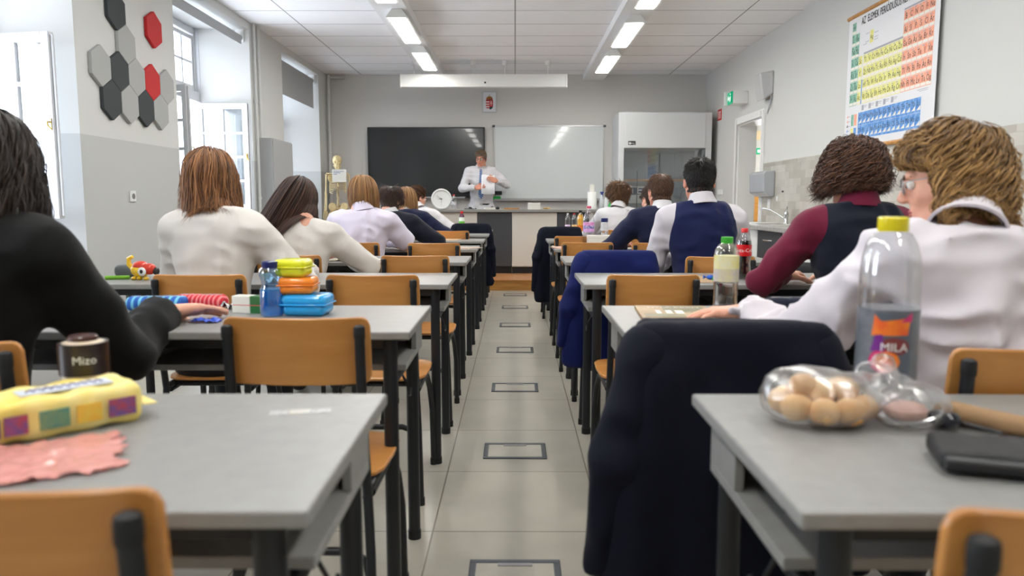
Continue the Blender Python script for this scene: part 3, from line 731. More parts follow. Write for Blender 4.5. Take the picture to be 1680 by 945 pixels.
tbl = {1: {1: 'H', 18: 'He'}, 2: dict(zip([1, 2, 13, 14, 15, 16, 17, 18], 'Li Be B C N O F Ne'.split())), 3: dict(zip([1, 2, 13, 14, 15, 16, 17, 18], 'Na Mg Al Si P S Cl Ar'.split())),
       4: dict(zip(range(1, 19), 'K Ca Sc Ti V Cr Mn Fe Co Ni Cu Zn Ga Ge As Se Br Kr'.split())), 5: dict(zip(range(1, 19), 'Rb Sr Y Zr Nb Mo Tc Ru Rh Pd Ag Cd In Sn Sb Te I Xe'.split())),
       6: dict(zip(range(1, 19), 'Cs Ba La Hf Ta W Re Os Ir Pt Au Hg Tl Pb Bi Po At Rn'.split())), 7: dict(zip(range(1, 19), 'Fr Ra Ac Rf Db Sg Bh Hs Mt Ds Rg Cn Nh Fl Mc Lv Ts Og'.split()))}
for r, row in tbl.items():
    for c, sy in row.items():
        if c == 18: x = X0+.02+17*cw
        else: x = X0+(c-1)*cw+(.02 if c > 3 else 0)
        y = Y0+(7-r)*ch
        if c == 18 and r == 1: y -= 0
        k_ = 1 if c <= 2 else 2 if c <= 12 else 3
        rect(x+.0012, y+.0012, x+cw-.0012, y+ch-.0012, k_)
        rect(x+.004, y+.006, x+cw-.004, y+.03, 7, .0005); rect(x+.004, y+ch-.014, x+.03, y+ch-.008, 5 if k_ == 1 else 6, .0005)
        ptxt(sy, x+cw*.5, y+ch*.55, .062, sx=.85)
rect(X0+3*cw-.001, Y0-.0, X0+3*cw+.016, Y0+2*ch, 4)
rect(X0+3*cw+.02, Y0+4*ch+.002, X0+12*cw+.02, Y0+4*ch+.018, 6); rect(X0+12*cw+.02, Y0+6*ch+.002, X0+18*cw+.02, Y0+6*ch+.016, 6)
for r, names in enumerate(('Th Pa U Np Pu Am Cm Bk Cf Es Fm Md No Lr'.split(), 'Ce Pr Nd Pm Sm Eu Gd Tb Dy Ho Er Tm Yb Lu'.split())):
    for i, sy in enumerate(names):
        x = .27+i*.0745; y = .075+r*.115
        rect(x+.001, y+.001, x+.0735, y+.114, 4); mb.prism([(x+.012, y+.02), (x+.07, y+.02), (x+.07, y+.055), (x+.03, y+.03)], .0006, PM, 7); ptxt(sy, x+.037, y+.072, .058, sx=.8)
for i, k_ in enumerate((1, 3)): rect(.13+i*.06, .20, .18+i*.06, .30, k_)
for i, k_ in enumerate((2, 4)): rect(.13+i*.06, .08, .18+i*.06, .18, k_)
for i, k_ in enumerate((1, 4, 4, 5, 3, 3)):
    mb.prism([(.04, .07+i*.042), (.07, .07+i*.042), (.065, .095+i*.042)], .0005, PM, k_); rect(.075, .075+i*.042, .11, .08+i*.042, 6)
for i in range(5): rect(.33+i*.13, .318, .37+i*.13, .362, 6); rect(.375+i*.13, .35, .43+i*.13, .355, 6); rect(.375+i*.13, .338, .42+i*.13, .342, 6)
rect(.42, Y0+4.75*ch, .485, Y0+5.75*ch, 2); ptxt('Ag', .455, Y0+5.2*ch, .05)
for (x, y) in ((.34, 5.6), (.34, 4.95), (.30, 4.8), (.50, 5.4), (.50, 5.05), (.50, 4.85)): rect(x, Y0+y*ch, x+.07, Y0+y*ch+.005, 6)
ptxt('AZ  ELEMEK PERIÓDUSOS RENDSZERE', .76, 1.085, .088, sx=.68)
ptxt('AZ  ELEMEK PERIÓDUSOS RENDSZERE', .7625, 1.085, .088, sx=.68)
rect(.53, .036, .62, .046, 5); mb.prism([(.56, .05), (.59, .05), (.575, .07)], .0006, PM, 6)
rect(1.25, .355, 1.4, .359, 6); rect(1.28, .344, 1.4, .347, 6)
obj('printed_chart', mb, pm, t, smooth=False)

# ---------------------------------------------------------------- floor outlet boxes along the aisle
om = mat('outlet_frame', rgb(96, 100, 106), .35, .6)
ords = ['farthest, next to the platform', 'second from the platform', 'third from the platform', 'fourth from the platform', 'fourth from the viewer', 'third from the viewer', 'second from the viewer', 'nearest to the viewer']
for k in range(7):
    y = 2.27+1.2*k if k else 2.2
    y = [2.24, 3.44, 4.66, 5.88, 7.10, 8.33, 9.45][k]
    t = thing('floor_outlet', 'framed floor outlet box in the aisle, %s' % ['nearest to the viewer, cut by the photo edge', 'second from the viewer', 'third from the viewer', 'middle one of the seven', 'third from the platform', 'second from the platform', 'farthest, next to the wooden platform'][k], 'floor outlet', (.0, y, 0), 0, 'floor outlet boxes along the aisle')
    mb = MB(); w, h, e = .145, .11, .022
    mb.b2((-w, -h, 0), (w, -h+e, .006)); mb.b2((-w, h-e, 0), (w, h, .006)); mb.b2((-w, -h+e, 0), (-w+e, h-e, .006)); mb.b2((w-e, -h+e, 0), (w, h-e, .006))
    obj('frame', mb, om, t, smooth=False, bevel=.003)
    obj('lid', MB().b2((-w+e, -h+e, 0), (w-e, h-e, .003)), mat('lid_tile', rgb(178, 174, 162), .3, col2=rgb(170, 166, 154)) if k == 0 else lidm, t, smooth=False)
    if k == 0: lidm = bpy.data.materials['lid_tile']
    obj('handle_flap', MB().b2((-.055, h-e-.022, .003), (.055, h-e-.002, .006)), M['metal'], t, smooth=False, bevel=.002)
# ---------------------------------------------------------------- desks
DT = .805                       # desk top height
ROWS = [.83+1.2*k for k in range(8)]      # near edges
DD = .54
def make_desk(side, W, name='school_desk'):
    t = thing(name, '', 'desk')
    s = side                   # aisle edge at x=0, desk runs towards s
    x0, x1 = (0, W) if s > 0 else (-W, 0)
    obj('desktop', MB().b2((x0, 0, DT-.022), (x1, DD, DT), 0), [M['desk']], t, smooth=False, bevel=.004)
    mb = MB(); i = .03
    mb.b2((x0+i, .13, DT-.135), (x1-i, DD-.03, DT-.117)); mb.b2((x0+i, DD-.045, DT-.117), (x1-i, DD-.03, DT-.023))
    mb.b2((x0+i, .36, DT-.117), (x0+i+.016, DD-.045, DT-.023)); mb.b2((x1-i-.016, .36, DT-.117), (x1-i, DD-.045, DT-.023)); mb.b2(((x0+x1)/2-.008, .2, DT-.117), ((x0+x1)/2+.008, DD-.045, DT-.023))
    sh = obj('book_shelf', mb, M['desk'], t, smooth=False, bevel=.002)
    mb = MB()
    for x in (x0+i+.06, x1-i-.06): mb.lathe([(.009, 0), (.009, .002)], 10, (x, .28, DT-.117))
    obj('screw_cap', mb, M['black'], sh)
    for x in (x0+.062, x1-.062):
        for y in (.05, DD-.05):
            l = obj('leg', MB().tube([(x, y, .012), (x, y, DT-.024)], .0205, 14), M['black'], t)
            obj('rubber_foot', MB().lathe([(.0225, 0), (.0225, .03)], 14, (x, y, 0)), M['rubber'], l)
    mb = MB()
    for x in (x0+.062, x1-.062):
        mb.tube([(x, .05, DT-.155), (x, DD-.05, DT-.155)], .014, 10)
    mb.b2((x0+.062, .04, DT-.052), (x1-.062, .062, DT-.024)); mb.b2((x0+.062, DD-.062, DT-.052), (x1-.062, DD-.04, DT-.024))
    obj('frame_rail', mb, M['black'], t)
    for x, o in ((x0+.062, -1), (x1-.062, 1)):
        obj('bag_hook', MB().tube([(x+o*.0, .24, DT-.165), (x+o*.018, .24, DT-.20), (x+o*.022, .25, DT-.235), (x+o*.022, .275, DT-.245), (x+o*.022, .295, DT-.225)], .004, 8), M['black'], t)
    return t
LD = ['front row desk left of the aisle, farthest from the viewer, with a green lunchbox', 'second row desk left of the aisle, behind the jacket on the chair back', 'third row desk left of the aisle, with a gold sweets bag on it',
      'fourth row desk left of the aisle in front of the blond boy', 'fifth row desk left of the aisle with an open notebook and pen', 'sixth row desk left of the aisle with the toy parrot at its window end',
      'desk left of the aisle with stacked yellow, orange and blue lunchboxes', 'nearest desk left of the aisle with the yellow biscuit pack']
RD = ['front row desk right of the aisle, farthest from the viewer, with small bottles', 'second row desk right of the aisle, mostly hidden by the dark coat', 'third row desk right of the aisle with a magazine at its aisle corner',
      'fourth row desk right of the aisle in front of the boy in navy suit', 'fifth row desk right of the aisle in front of the boy with navy waistcoat', 'sixth row desk right of the aisle with the cola bottle on it',
      'desk right of the aisle with the brown magazine and the green capped bottle', 'nearest desk right of the aisle with the bag of rolls and black wallet']
AL, AR = -.285, .295
for side, W, ax, LB in ((-1, 1.6, AL, LD), (1, 1.26, AR, RD)):
    base = make_desk(side, W)
    for k in range(8):
        lb = 'grey '+LB[7-k]
        dx = {(-1, 0): .05, (1, 0): .03, (-1, 7): .0}.get((side, k), 0)
        if k == 0: o = base; o.location = (ax+dx, ROWS[k], 0); o['label'] = lb; o['group'] = 'school desks in two rows'
        else: o = dup(base, (ax+dx, ROWS[k], 0), 0, lb, 'school desks in two rows')

# ---------------------------------------------------------------- chairs
def curved_panel(w, h, t, cy, bow, nx=30, nz=8, corner=.022):
    """plywood panel: bowed across its width, rounded corners"""
    mb = MB(); V = []; F = []
    for sgn in (0, 1):
        for i in range(nx+1):
            u = -math.cos(math.pi*i/nx); u = u*.55+(-1+2*i/nx)*.45; x = u*w/2
            e = 0
            d = w/2-abs(x)
            if d < corner: e = corner-math.sqrt(max(0, corner**2-(corner-d)**2))
            for j in range(nz+1):
                z = -h/2+e+(h-2*e)*j/nz
                y = bow*(1-u*u)+(t if sgn else 0)
                V.append((x, y+cy, z))
    n = (nx+1)*(nz+1)
    for i in range(nx):
        for j in range(nz):
            a = i*(nz+1)+j; b = a+nz+1
            F.append((a, b, b+1, a+1)); F.append((n+a, n+a+1, n+b+1, n+b))
    for i in range(nx):
        for j in (0, nz):
            a = i*(nz+1)+j; b = a+nz+1
            F.append((a, n+a, n+b, b) if j == 0 else (a, b, n+b, n+a))
    for j in range(nz):
        for i in (0, nx):
            a = i*(nz+1)+j
            F.append((a, a+1, n+a+1, n+a) if i == 0 else (a, n+a, n+a+1, a+1))
    return mb.add(V, F)
SEAT = .475
def make_chair():
    t = thing('school_chair', '', 'chair')
    # origin under the backrest; the seat runs forward (+y)
    b = obj('backrest', curved_panel(.352, .165, .010, 0, -.022), M['ply'], t, bevel=.003, loc=(0, .012, .803), rot=(math.radians(6), 0, 0))
    s = MB(); V = []; N = 18
    for k in range(N):
        a = 2*math.pi*k/N; c, s_ = math.cos(a), math.sin(a)
        V.append((.185*math.copysign(abs(c)**.45, c), .20+.19*math.copysign(abs(s_)**.45, s_)))
    s.prism(V, .012); obj('seat', s, M['ply'], t, bevel=.004, smooth=False, loc=(0, .05, SEAT-.012))
    for sx in (-1, 1):
        x = sx*.156
        up = obj('back_upright', MB().tube([(x, .035, .44), (x, .012, .56), (x, -.006, .70), (x, -.017, .845)], .0125, 12), M['black'], t)
        obj('end_cap', MB().lathe([(.0130, 0), (.0138, .003), (.0138, .022), (.0125, .028), (.007, .031), (0, .0315)], 12, (x, -.0175, .838)), M['rubber'], up)
        l = obj('leg', MB().tube([(x, .035, .44), (x*1.05, .02, .30), (x*1.12, -.02, .012)], .0125, 12), M['black'], t)
        obj('rubber_foot', MB().lathe([(.015, 0), (.015, .03)], 12, (x*1.12, -.022, 0)), M['rubber'], l)
        l = obj('leg', MB().tube([(x, .07, SEAT-.045), (x, .30, SEAT-.04), (x, .37, SEAT-.06), (x*1.05, .41, SEAT-.12), (x*1.1, .43, .25), (x*1.12, .435, .012)], .0125, 12), M['black'], t)
        obj('rubber_foot', MB().lathe([(.015, 0), (.015, .03)], 12, (x*1.12, .435, 0)), M['rubber'], l)
        obj('side_rail', MB().tube([(x, .03, .43), (x, .05, SEAT-.028), (x, .34, SEAT-.028)], .0125, 12), M['black'], t)
    obj('stretcher', MB().tube([(-.165, .01, .22), (-.15, .03, .27), (-.10, .035, .29), (.10, .035, .29), (.15, .03, .27), (.165, .01, .22)], .011, 10), M['black'], t)
    for yy in (.1, .33): obj('seat_bar', MB().tube([(-.156, yy, SEAT-.03), (.156, yy, SEAT-.03)], .011, 10), M['black'], t)
    return t
CH0 = make_chair(); used = [False]
def chair(x, y, lb, rz=0, group='plywood school chairs'):
    lb = 'plywood school chair '+lb
    if not used[0]:
        used[0] = True; CH0.location = (x, y, 0); CH0.rotation_euler = (0, 0, rz); CH0['label'] = lb; CH0['group'] = group; return CH0
    return dup(CH0, (x, y, 0), rz, lb, group)
R_ = math.radians
chair(-.515, .70, 'at the lower left corner of the photo', R_(-2))
chair(.56, .655, 'at the lower right corner of the photo', R_(3))
chair(-1.14, 1.45, 'under the person in black at the left edge', R_(2))
chair(-.52, 1.775, 'empty, behind the biscuit pack desk, facing the lunchboxes', R_(-1))
chair(.99, 1.40, 'under the curly blond person in white', R_(2))
chair(.45, 1.60, 'under the large dark navy jacket')
chair(-1.19, 2.84, 'under the person with shoulder length brown hair', R_(1))
chair(-.535, 2.83, 'empty, right behind the yellow lunchbox')
chair(.52, 2.84, 'empty, beyond the brown magazine on the right')
chair(1.22, 2.62, 'under the pupil with maroon sleeves')
chair(-.51, 3.86, 'empty, beside the long dark haired girl')
chair(-1.17, 3.88, 'under the long dark haired girl', R_(3))
chair(.52, 3.90, 'under the royal blue jacket')
chair(1.03, 3.80, 'under the boy in navy waistcoat and grey sleeves')
chair(-.54, 5.05, 'empty, beside the blond boy in short sleeves', R_(1))
chair(-1.09, 5.12, 'under the blond boy in short sleeves')
chair(.49, 5.14, 'empty, behind the tall bottle with pink label')
chair(.96, 5.10, 'under the boy in the navy suit jacket')
chair(-1.16, 6.36, 'under the dark haired person in black jacket')
chair(.49, 6.1, 'empty, farther one behind the pink label bottle')
chair(1.06, 6.30, 'under the pupil hidden behind the navy suit')
chair(-.61, 7.22, 'empty, near the green lunchbox at the far left row')
chair(-1.2, 7.55, 'under the brown haired person in navy jacket')
chair(.46, 7.52, 'under the dark coat at the far right row')
chair(1.03, 7.5, 'under the curly brown haired boy in white shirt')
chair(-.52, 8.72, 'under the navy jacket nearest the teacher bench')
chair(-1.16, 8.72, 'under the pupil with hair in a bun')
# ---------------------------------------------------------------- people
def cloth_mat(name, col, col2=None, rough=.8, bump=.25, bscale=900, sheen=.1, crease=.5):
    m = mat(name, col, rough, sheen=sheen, col2=col2, nscale=14, spec=.22)
    nt = m.node_tree; b = nt.nodes['Principled BSDF']
    tc = nt.nodes.new('ShaderNodeTexCoord')
    n1 = nt.nodes.new('ShaderNodeTexNoise'); n1.noise_type = 'RIDGED_MULTIFRACTAL'; n1.inputs['Scale'].default_value = 5.5; n1.inputs['Detail'].default_value = 1.5; n1.inputs['Distortion'].default_value = .9
    n2 = nt.nodes.new('ShaderNodeTexNoise'); n2.inputs['Scale'].default_value = bscale
    b1 = nt.nodes.new('ShaderNodeBump'); b1.inputs['Strength'].default_value = crease; b1.inputs['Distance'].default_value = .022
    b2 = nt.nodes.new('ShaderNodeBump'); b2.inputs['Strength'].default_value = bump; b2.inputs['Distance'].default_value = .001
    nt.links.new(tc.outputs['Object'], n1.inputs['Vector']); nt.links.new(tc.outputs['Object'], n2.inputs['Vector'])
    nt.links.new(n1.outputs['Fac'], b1.inputs['Height']); nt.links.new(n2.outputs['Fac'], b2.inputs['Height']); nt.links.new(b1.outputs[0], b2.inputs['Normal']); nt.links.new(b2.outputs[0], b.inputs['Normal'])
    return m
SKIN = mat('skin', rgb(226, 172, 148), .45, bump=.08, bscale=300, sss=.12, col2=rgb(218, 158, 134), nscale=16)
SKIN2 = mat('skin_warm', rgb(214, 150, 122), .45, bump=.08, bscale=300, sss=.12, col2=rgb(200, 132, 108), nscale=16)
LIP = mat('lips', rgb(190, 105, 98), .4)
EYEW = mat('eye_white', rgb(235, 232, 228), .2); EYEI = mat('iris', rgb(60, 44, 34), .15)
def hair_mat(name, c1, c2, rough=.42):
    m = bpy.data.materials.new(name); m.use_nodes = True; nt = m.node_tree; b = nt.nodes['Principled BSDF']
    b.inputs['Roughness'].default_value = rough; b.inputs['Specular IOR Level'].default_value = .45; b.inputs['Anisotropic'].default_value = .5
    at = nt.nodes.new('ShaderNodeAttribute'); at.attribute_name = 'tint'
    r = nt.nodes.new('ShaderNodeValToRGB'); r.color_ramp.elements[0].color = c1; r.color_ramp.elements[1].color = c2
    nt.links.new(at.outputs['Fac'], r.inputs[0]); nt.links.new(r.outputs[0], b.inputs['Base Color'])
    return m
def unit(v): v = np.array(v, float); return v/(np.linalg.norm(v)+1e-12)
def ik(S, W, l1, l2, pole):
    S, W = np.array(S, float), np.array(W, float); d = W-S; L = np.linalg.norm(d)
    if L > (l1+l2)*.995: W = S+d/L*(l1+l2)*.995; d = W-S; L = np.linalg.norm(d)
    a = (l1*l1-l2*l2+L*L)/(2*L); h = math.sqrt(max(l1*l1-a*a, 0))
    p = np.array(pole, float); u = d/L; p = p-u*np.dot(p, u); p = unit(p)
    return S+u*a+p*h, W

_hand = {}
def hand_vf(side, curl, spread=.5, h=.0034):
    """hand in its own frame: wrist at the origin, fingers along +y, back of the hand +z, thumb on the side given"""
    key = (side, round(curl, 2), spread, h)
    if key in _hand: return _hand[key]
    s = side; P = []
    P.append(('cap', ((0, -.06, 0), (0, .012, 0), .030, .025, ((0, 0, 1), .72)), .01))
    P.append(('box', ((0, .052, -.001), (.038, .046, .013), .012), .012))
    P.append(('cap', ((-s*.024, .02, -.004), (-s*.034, .065, -.002), .017, .012), .012))
    P.append(('cap', ((s*.02, .018, -.008), (s*.036, .04, -.010), .018, .014), .012))
    L = [.072, .080, .074, .058]
    for i in range(4):
        x = s*(.030-.020*i); y = .096-(.006 if i in (0, 3) else 0)-(.006 if i == 3 else 0)
        a = -curl*.45; dx = s*(.06-.05*i)*spread*1.6
        p = np.array((x, y-.006, 0.0)); r = .0093-(.0012 if i == 3 else 0)
        for j, (fr, add) in enumerate(((.45, .35), (.30, .75), (.25, .6))):
            q = p+L[i]*fr*np.array((dx*math.cos(a), math.cos(a), math.sin(a)))
            P.append(('cap', (tuple(p), tuple(q), r, r*.92), .0028 if j else .006)); p = q; r *= .93; a -= curl*add
    p = np.array((s*.036, .030, -.010)); a = -curl*.25
    for fr, dx in ((.034, .75), (.032, .42), (.024, .2)):
        d = unit((s*dx, 1-.35*dx, math.sin(a)-.12)); q = p+fr*d
        P.append(('cap', (tuple(p), tuple(q), .0115, .0105), .006)); p = q; a -= curl*.3
    V, Q = surface(P, h, pad=.012)
    _hand[key] = (smooth_vf(V, Q, 2), Q)
    return _hand[key]
def basis(o, f, up):
    f = unit(f); up = np.array(up, float); x = unit(np.cross(f, up)); u = np.cross(x, f)
    return np.array(o, float), np.stack([x, f, u], 1)       # columns

def head_prims(face=True):
    P = [('ell', ((0, -.014, .030), (.075, .094, .090)), .02), ('ell', ((0, .028, -.03), (.060, .064, .078)), .02),
         ('ell', ((0, .034, -.074), (.046, .050, .040)), .02), ('cap', ((0, .074, -.098), (0, .078, -.100), .016, .016), .018),
         ('cap', ((0, -.03, -.06), (0, -.045, -.17), .054, .056), .025)]
    for s in (-1, 1): P += [('cap', ((s*.055, .0, -.055), (s*.03, .062, -.095), .016, .016), .02), ('cap', ((s*.042, .062, -.028), (s*.05, .04, -.03), .018, .018), .02)]
    P += [('cap', ((-.034, .078, .024), (.034, .078, .024), .013, .013), .016)]
    for s in (-1, 1): P.append(('ell', ((s*.032, .092, .004), (.018, .016, .013)), .012, 'sub'))
    P += [('cap', ((0, .086, .012), (0, .106, -.022), .007, .010), .010), ('ell', ((0, .102, -.027), (.0165, .012, .010)), .006),
          ('cap', ((-.018, .083, -.056), (.018, .083, -.056), .008, .008), .008), ('cap', ((-.014, .080, -.067), (.014, .080, -.067), .009, .009), .008),
          ('ell', ((0, .096, -.0615), (.024, .012, .0018)), .003, 'sub')]
    for s in (-1, 1):
        P += [('ell', ((s*.078, -.012, -.004), (.010, .021, .032), np.array(Euler((R_(-12), 0, s*R_(-22))).to_matrix())), .006),
              ('ell', ((s*.086, -.008, .0), (.008, .012, .020), np.array(Euler((R_(-12), 0, s*R_(-22))).to_matrix())), .004, 'sub')]
    return P

_head = {}
def make_hair(root, hc, R, st, m):
    """locks combed over the skull and falling under gravity, plus the solid mass they grow from"""
    rs = np.random.RandomState(st.get('seed', 1)); N = st.get('n', 700); K = st.get('k', 12)
    cl = np.array((0, -.014, .030)); rr = np.array((.077, .096, .092))
    off = st.get('off', .006)
    gl = st.get('line', (-.055, .95, -.03))       # hairline: z > a + b*max(0, y - c)
    i = np.arange(N*4)+.5; ph = np.arccos(1-2*i/(N*4)); th = math.pi*(1+5**.5)*i
    D = np.stack([np.cos(th)*np.sin(ph), np.sin(th)*np.sin(ph), np.cos(ph)], 1)
    X = cl+D*rr
    def ok(X):
        z = gl[0]+gl[1]*np.maximum(0, X[:, 1]-gl[2])
        ear = (np.abs(X[:, 1]+.005) < .03) & (X[:, 2] < st.get('ear', -.9)) & (np.abs(X[:, 0]) > .05)
        return (X[:, 2] > z) & ~ear
    X = X[ok(X)]
    if len(X) > N: X = X[rs.permutation(len(X))[:N]]
    N = len(X); X = X+rs.randn(N, 3)*.002
    crown = np.array(st.get('crown', (0, -.45, .9))); crown = crown/np.linalg.norm(crown)
    Ln = st['len']*(1+st.get('var', .2)*rs.uniform(-1, 1, N))
    if 'level' in st: Ln = (st['level']+1.12*np.maximum(0, X[:, 2]+.06))*(1+st.get('var', .15)*rs.uniform(-1, 1, N))
    if 'len_top' in st:
        w = np.clip((X[:, 2]-cl[2])/.08, 0, 1); Ln = Ln*(1-w)+st['len_top']*w*(1+.2*rs.uniform(-1, 1, N))
    if 'front' in st: Ln = Ln*np.where(X[:, 1] > .015, st['front'], 1.0)
    step = Ln/(K-1)
    nrm = (X-cl)/rr**2; nrm /= np.linalg.norm(nrm, axis=1)[:, None]
    part = st.get('part')
    if part is not None:     # combed away from a parting plane x = part
        t = np.stack([np.sign(X[:, 0]-part)*1.0, st.get('back', -.3)*np.ones(N), -.3*np.ones(N)], 1)
    elif 'comb' in st: t = np.repeat([st['comb']], N, 0).astype(float)
    else: t = np.repeat([-crown], N, 0)
    t = t-nrm*(t*nrm).sum(1)[:, None]; t /= np.linalg.norm(t, axis=1)[:, None]+1e-9
    lift = st.get('lift', .1)
    Rm = np.array(R); hcv = np.array(hc)
    p = X@Rm.T+hcv; d = (t+nrm*lift)@Rm.T; d /= np.linalg.norm(d, axis=1)[:, None]
    g = np.array((0, 0, -1.)); gr = st.get('grav', .25)
    sw = np.array(st.get('sway', (0, 0, 0)), float)
    layer = rs.uniform(0, 1, N)*st.get('thick', .012)
    sh = st.get('shoulder')       # collision shapes of the body (centre, radii)
    paths = [p]
    jit = rs.randn(N, 3)*st.get('jit', .15)
    for k in range(1, K):
        dl = d@Rm
        q = (p-hcv)@Rm
        nn = (q-cl)/rr**2; nn /= np.linalg.norm(nn, axis=1)[:, None]
        d = d+(g+sw)*gr+jit*.12
        # keep tangent to the skull while near it
        dist = np.linalg.norm((q-cl)/rr, axis=1)
        near = dist < 1.35
        nw = nn@Rm.T; dn = (d*nw).sum(1)
        d = np.where((near & (dn < 0))[:, None], d-nw*dn[:, None], d)
        d /= np.linalg.norm(d, axis=1)[:, None]
        p = p+d*step[:, None]
        q = (p-hcv)@Rm
        for (c_, r_) in [(cl, rr), (np.array((0, -.0, -.06)), np.array((.066, .085, .09)))]:
            r2 = r_+off+layer[:, None]
            w_ = (q-c_)/r2; e = np.linalg.norm(w_, axis=1); ins = e < 1
            if c_ is cl: q = np.where(ins[:, None], c_+(q-c_)/np.maximum(e, 1e-6)[:, None], q)
            else:       # the jaw and neck push sideways only
                hx = np.linalg.norm(w_[:, :2], axis=1); k2 = np.sqrt(np.maximum(1-w_[:, 2]**2, 0))/np.maximum(hx, 1e-4)
                k2 = np.clip(k2, 1, 3); q[:, :2] = np.where(ins[:, None], c_[:2]+(q[:, :2]-c_[:2])*k2[:, None], q[:, :2])
        if st.get('face', True):      # stay off the face
            ff = (q[:, 1] > .05) & (np.abs(q[:, 0]) < .062) & (q[:, 2] < .05)
            q[:, 0] = np.where(ff, np.where(q[:, 0] >= 0, .064, -.064), q[:, 0])
        if 'facey' in st:
            lim = st['facey']+np.maximum(0, q[:, 2]-.035)*2.2+jit[:, 0]*.02; q[:, 1] = np.where(q[:, 1] > lim, lim, q[:, 1])
        p = q@Rm.T+hcv
        for (c_, r_) in (sh or []):
            c_ = np.array(c_); r2 = np.array(r_)+.004+layer[:, None]
            e = np.linalg.norm((p-c_)/r2, axis=1); ins = e < 1
            p = np.where(ins[:, None], c_+(p-c_)/np.maximum(e, 1e-6)[:, None], p)
        paths.append(p)
    Pth = np.stack(paths, 1)                     # N,K,3
    T = np.gradient(Pth, axis=1); T /= np.linalg.norm(T, axis=2)[..., None]+1e-9
    ref = Pth-hcv; a = np.cross(T, ref); a /= np.linalg.norm(a, axis=2)[..., None]+1e-9
    b = np.cross(T, a)
    ca = st.get('curl', 0)
    if ca:
        fr = st.get('curlf', 5); ph0 = (vnoise((X*st.get('pf', 15)).astype(np.float32), (1, 1, 1))*5+rs.uniform(0, 1.1, N))[:, None]; u = np.linspace(0, 1, K)[None]
        A_ = ca*np.clip(u*3, 0, 1)*(1+.5*rs.uniform(-1, 1, N))[:, None]
        w = ph0+u*fr*(1+.12*rs.uniform(-1, 1, N))[:, None]*2*math.pi
        Pth = Pth+a*(A_*np.cos(w))[..., None]+b*(A_*np.sin(w)*.8)[..., None]
        T = np.gradient(Pth, axis=1); T /= np.linalg.norm(T, axis=2)[..., None]+1e-9
        a = np.cross(T, ref); a /= np.linalg.norm(a, axis=2)[..., None]+1e-9; b = np.cross(T, a)
    u = np.linspace(0, 1, K); prof = np.clip(np.minimum(u*6+.5, (1-u)*2.2+.06), 0, 1)
    rad = st.get('r', .004)*(1+.4*rs.uniform(-1, 1, N))[:, None]*prof[None]
    n = 4; V = []
    for j in range(n):
        tt = 2*math.pi*j/n; V.append(Pth+(a*math.cos(tt)*1.25+b*math.sin(tt)*.7)*rad[..., None])
    V = np.stack(V, 2).reshape(-1, 3)            # N,K,n
    idx = np.arange(N*K*n).reshape(N, K, n)
    Q = np.stack([idx[:, :-1, :], np.roll(idx, -1, 2)[:, :-1, :], np.roll(idx, -1, 2)[:, 1:, :], idx[:, 1:, :]], -1).reshape(-1, 4)
    tint = np.repeat(np.clip(rs.beta(st.get('tb', 1.6), st.get('tb', 1.6), N), 0, 1), K*n)
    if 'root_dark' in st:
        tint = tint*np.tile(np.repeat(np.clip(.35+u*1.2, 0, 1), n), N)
    # solid mass
    def post(G, F):
        y, z = G[..., 1], G[..., 2]
        return smax(F, (gl[0]+gl[1]*np.maximum(0, y-gl[2]))-z, .006)
    oo = off+st.get('thick', .012)*.35
    V2, Q2 = surface([('ell', (tuple(cl), tuple(rr+oo)), .01)], .006, post=post)
    V2 = smooth_vf(V2, Q2, 2)@Rm.T+hcv
    extra = []
    for e in st.get('mass', []):
        v, q = surface(e, .008); extra.append((smooth_vf(v, q, 2), q))
    allV = [V, V2]+[e[0] for e in extra]; allQ = [Q, Q2+len(V)]; nn_ = len(V)+len(V2)
    for v, q in extra: allQ.append(q+nn_); nn_ += len(v)
    V = np.concatenate(allV); Q = np.concatenate(allQ); tint = np.concatenate([tint, np.full(len(V)-len(tint), .3)])
    me = bpy.data.meshes.new('hair'); me.vertices.add(len(V)); me.vertices.foreach_set('co', V.astype(np.float32).ravel())
    me.loops.add(Q.size); me.loops.foreach_set('vertex_index', Q.astype(np.int32).ravel())
    me.polygons.add(len(Q)); me.polygons.foreach_set('loop_start', np.arange(0, Q.size, 4, dtype=np.int32)); me.polygons.foreach_set('loop_total', np.full(len(Q), 4, np.int32))
    me.update(calc_edges=True)
    at = me.attributes.new('tint', 'FLOAT', 'POINT'); at.data.foreach_set('value', tint.astype(np.float32))
    me.shade_smooth()
    return link_mesh('hair', me, m, root)

